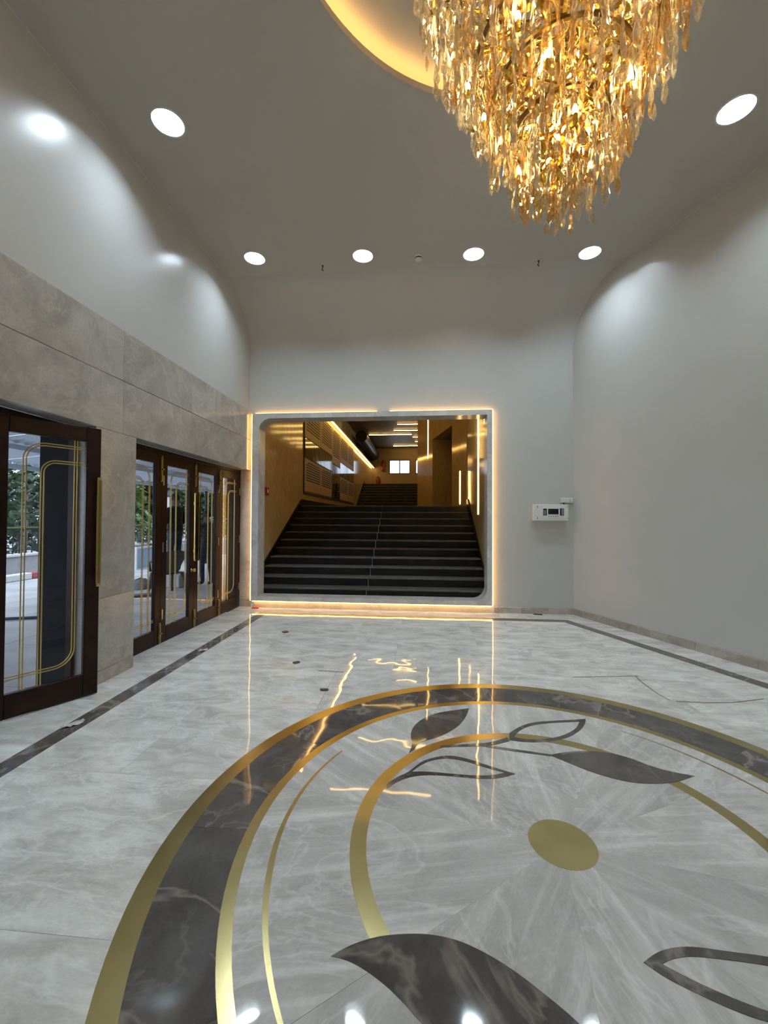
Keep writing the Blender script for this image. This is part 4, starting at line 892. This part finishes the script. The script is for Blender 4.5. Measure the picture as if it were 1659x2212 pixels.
# plastic chair with its back to the doors
def plastic_chair(loc, rz):
    c = empty('plastic_chair', loc, rz); c.scale = (1.06, 1.06, 1.08); tag(c, 'brown moulded plastic chair standing outside the glass doors', 'chair')
    m_ = MB(); K = 8                                      # seat: dished slab
    for i in range(K+1):
        for j in range(K+1):
            u, v = i/K-.5, j/K-.5; m_.v.append((u*0.44*(1-0.12*(v+.5)), v*0.42, 0.43-0.02*math.cos(PI*u)*math.cos(PI*v)+0.015*v))
    for i in range(K):
        for j in range(K): a = i*(K+1)+j; m_.f.append((a, a+1, a+K+2, a+K+1))
    n0 = len(m_.v); m_.v += [(a, b_, z-0.025) for a, b_, z in m_.v[:n0]]; m_.f += [tuple(n0+q for q in f)[::-1] for f in m_.f[:]]
    m_.smooth().build('seat', 'chair', c)
    b_ = MB(); K = 10                                     # back: curved tapered shell
    for i in range(K+1):
        for j in range(K+1):
            u, t = i/K-.5, j/K; wd = 0.27+0.20*min(1, t*1.4); z = 0.42+0.44*t-0.04*(2*u)**2*t; b_.v.append((u*wd, -0.20-0.10*t+0.09*(2*u)**2*0.6, z))
    for i in range(K):
        for j in range(K): a = i*(K+1)+j; b_.f.append((a, a+1, a+K+2, a+K+1))
    n0 = len(b_.v); b_.v += [(p, q-0.015, z) for p, q, z in b_.v[:n0]]; b_.f += [tuple(n0+q for q in f)[::-1] for f in b_.f[:]]
    b_.smooth().build('backrest', 'chair', c)
    for sx in (-1, 1):
        MB().tube([(sx*0.20, -0.19, 0.42), (sx*0.215, -0.25, 0.2), (sx*0.235, -0.30, 0.0)], [0.036, 0.03, 0.024], 8).smooth().build('leg', 'chair', c)
        MB().tube([(sx*0.20, 0.19, 0.42), (sx*0.22, 0.22, 0.2), (sx*0.24, 0.25, 0.0)], [0.036, 0.03, 0.024], 8).smooth().build('leg', 'chair', c)
        MB().tube([(sx*0.22, -0.26, 0.72), (sx*0.27, -0.10, 0.66), (sx*0.28, 0.10, 0.645), (sx*0.26, 0.19, 0.60), (sx*0.22, 0.20, 0.44)], [0.02, 0.026, 0.028, 0.024, 0.022], 8).smooth().build('armrest', 'chair', c)
plastic_chair((-5.33, 8.32, GZ), 1.05)
pf = MB().bbox(-0.26, 0.26, -0.26, 0.26, 0.0, 0.298, 0.02).build('low_platform', 'pave'); pf.location = (-5.72, 9.25, GZ); tag(pf, 'low grey block platform behind the plastic chair', 'platform')

# people outside
def person(loc, rz, joints, edges, label, jacket, hair_r=0.108):
    """joints: name -> (x, y, z, radius); the body faces local +y"""
    names = list(joints); me = bpy.data.meshes.new('body_skel'); me.from_pydata([joints[k][:3] for k in names], [(names.index(a), names.index(b_)) for a, b_ in edges], [])
    tmp = bpy.data.objects.new('tmp', me); COL.objects.link(tmp)
    sk = tmp.modifiers.new('skin', 'SKIN'); sk.use_smooth_shade = True
    lay = me.skin_vertices[0] if len(me.skin_vertices) else None
    for i, k in enumerate(names):
        r = joints[k][3]; lay.data[i].radius = (r, r*(0.72 if k in ('pelvis', 'waist', 'chest') else 1)); lay.data[i].use_root = (k == 'pelvis')
    sb = tmp.modifiers.new('sub', 'SUBSURF'); sb.levels = 2; sb.render_levels = 2
    dg = bpy.context.evaluated_depsgraph_get(); ev = tmp.evaluated_get(dg); bm_ = bpy.data.meshes.new_from_object(ev)
    bpy.data.objects.remove(tmp)
    for mt in ('skin', jacket, 'jeans', 'shoe'): bm_.materials.append(M[mt])
    hx, hy = joints['l_hand'][:2]; hands = [Vector(joints[k][:3]) for k in ('l_hand', 'r_hand')]
    for p in bm_.polygons:
        c = p.center; p.use_smooth = True
        if c.z > joints['neck'][2]-0.02 or min((c-h_).length for h_ in hands) < 0.115: p.material_index = 0
        elif c.z < 0.095: p.material_index = 3
        elif c.z < joints['pelvis'][2]-0.02 and abs(c.x) < 0.30: p.material_index = 2
        else: p.material_index = 1
    root = empty('person', loc, rz); tag(root, label, 'person')
    link('body', bm_, root)
    h = Vector(joints['head'][:3])
    hm = MB(); n0 = 0
    for i in range(9):
        for j in range(16):
            ph = PI*0.62*i/8; th = 2*PI*j/16; d = Vector((math.sin(ph)*math.cos(th), math.sin(ph)*math.sin(th), math.cos(ph)))
            rr = hair_r*(1.0+(0.10 if d.y < 0 else -0.04)); z_ = h.z+0.02+d.z*rr*1.1
            hm.v.append((h.x+d.x*rr*0.86, h.y+d.y*rr-0.012, z_ if d.y < 0.35 else max(z_, h.z+0.055)))
    for i in range(8):
        for j in range(16): hm.f.append((i*16+j, i*16+(j+1) % 16, (i+1)*16+(j+1) % 16, (i+1)*16+j))
    hm.smooth().build('hair', 'hair', root)
    for sx in (-1, 1):
        MB().lathe([(0.0005, -0.008), (0.009, -0.004), (0.009, 0.004), (0.0005, 0.008)], (h.x+sx*0.033, h.y+0.088, h.z+0.012), 8).build('eye', 'hair', root)
        MB().bbox(h.x+sx*0.088-0.008, h.x+sx*0.088+0.008, h.y-0.02, h.y+0.012, h.z-0.025, h.z+0.03, 0.005).build('ear', 'skin', root)
    MB().bbox(h.x-0.024, h.x+0.024, h.y+0.080, h.y+0.093, h.z-0.056, h.z-0.047, 0.003).build('mouth', 'shoe', root)
    return root
def fingers(J, E, hand, pre, dirv, side):
    hv = Vector(J[hand][:3]); d = Vector(dirv).normalized(); s_ = Vector(side).normalized(); b_ = d.cross(s_)
    for i, (o, l) in enumerate(((-0.030, 0.062), (-0.010, 0.074), (0.010, 0.070), (0.030, 0.055))):
        p1 = hv+d*0.05+s_*o; p2 = p1+d*l*0.6+b_*0.012; p3 = p2+d*l*0.4+b_*0.028
        for q, p in enumerate((p1, p2, p3)): J['%sf%d%d' % (pre, i, q)] = (*p, 0.0088)
        E += [(hand, '%sf%d0' % (pre, i)), ('%sf%d0' % (pre, i), '%sf%d1' % (pre, i)), ('%sf%d1' % (pre, i), '%sf%d2' % (pre, i))]
    t1 = hv-s_*0.045+d*0.02; t2 = t1-s_*0.018+d*0.045
    J[pre+'t0'] = (*t1, 0.010); J[pre+'t1'] = (*t2, 0.009); E += [(hand, pre+'t0'), (pre+'t0', pre+'t1')]
BE = [('pelvis', 'waist'), ('waist', 'chest'), ('chest', 'neck'), ('neck', 'jaw'), ('jaw', 'head'), ('head', 'crown'), ('head', 'nose'), ('chest', 'l_sh'), ('l_sh', 'l_el'), ('l_el', 'l_wr'), ('l_wr', 'l_hand'), ('chest', 'r_sh'), ('r_sh', 'r_el'), ('r_el', 'r_wr'), ('r_wr', 'r_hand'), ('pelvis', 'l_hip'), ('l_hip', 'l_kn'), ('l_kn', 'l_an'), ('l_an', 'l_toe'), ('pelvis', 'r_hip'), ('r_hip', 'r_kn'), ('r_kn', 'r_an'), ('r_an', 'r_toe')]
base = {'pelvis': (0, 0, 0.96, 0.155), 'waist': (0, 0, 1.12, 0.15), 'chest': (0, 0, 1.34, 0.165), 'neck': (0, 0.01, 1.52, 0.062), 'jaw': (0, 0.03, 1.585, 0.072), 'head': (0, 0.025, 1.66, 0.092), 'crown': (0, 0.012, 1.735, 0.066), 'nose': (0, 0.125, 1.645, 0.014),
        'l_hip': (-0.10, 0, 0.88, 0.095), 'l_kn': (-0.105, 0.02, 0.50, 0.066), 'l_an': (-0.11, -0.01, 0.09, 0.045), 'l_toe': (-0.12, 0.16, 0.045, 0.042), 'r_hip': (0.10, 0, 0.88, 0.095), 'r_kn': (0.105, 0.02, 0.50, 0.066), 'r_an': (0.11, -0.01, 0.09, 0.045), 'r_toe': (0.12, 0.16, 0.045, 0.042),
        'l_sh': (-0.20, 0, 1.43, 0.075), 'r_sh': (0.20, 0, 1.43, 0.075)}
J1 = dict(base); J1.update({'l_el': (-0.25, -0.02, 1.14, 0.052), 'l_wr': (-0.22, 0.20, 1.08, 0.034), 'l_hand': (-0.20, 0.27, 1.09, 0.036), 'r_el': (0.25, -0.02, 1.14, 0.052), 'r_wr': (0.20, 0.20, 1.07, 0.034), 'r_hand': (0.17, 0.27, 1.08, 0.036)})
E1 = list(BE); fingers(J1, E1, 'l_hand', 'l', (0.3, 1, 0.1), (0, 0.1, 1)); fingers(J1, E1, 'r_hand', 'r', (-0.3, 1, 0.1), (0, 0.1, 1))
man = person((-5.72, 9.22, GZ+0.30), 1.35, J1, E1, 'man in a dark jacket and jeans standing in profile behind the chair', 'jacket')
man.scale = (1.05, 1.05, 1.05)
J2 = dict(base); J2.update({'l_el': (-0.27, 0.06, 1.16, 0.052), 'l_wr': (-0.05, 0.21, 1.17, 0.034), 'l_hand': (0.05, 0.215, 1.18, 0.036), 'r_el': (0.27, 0.06, 1.16, 0.052), 'r_wr': (0.05, 0.25, 1.24, 0.034), 'r_hand': (-0.05, 0.25, 1.25, 0.036), 'l_kn': (-0.08, 0.08, 0.50, 0.066), 'l_an': (-0.02, 0.14, 0.09, 0.045), 'l_toe': (-0.03, 0.31, 0.045, 0.042)})
E2 = list(BE); fingers(J2, E2, 'l_hand', 'l', (1, 0.05, 0), (0, 0, 1)); fingers(J2, E2, 'r_hand', 'r', (-1, 0.05, 0), (0, 0, 1))
person((-4.98, 9.30, GZ), 1.0, J2, E2, 'man in a patterned dark top standing with crossed arms outside', 'jacket2')
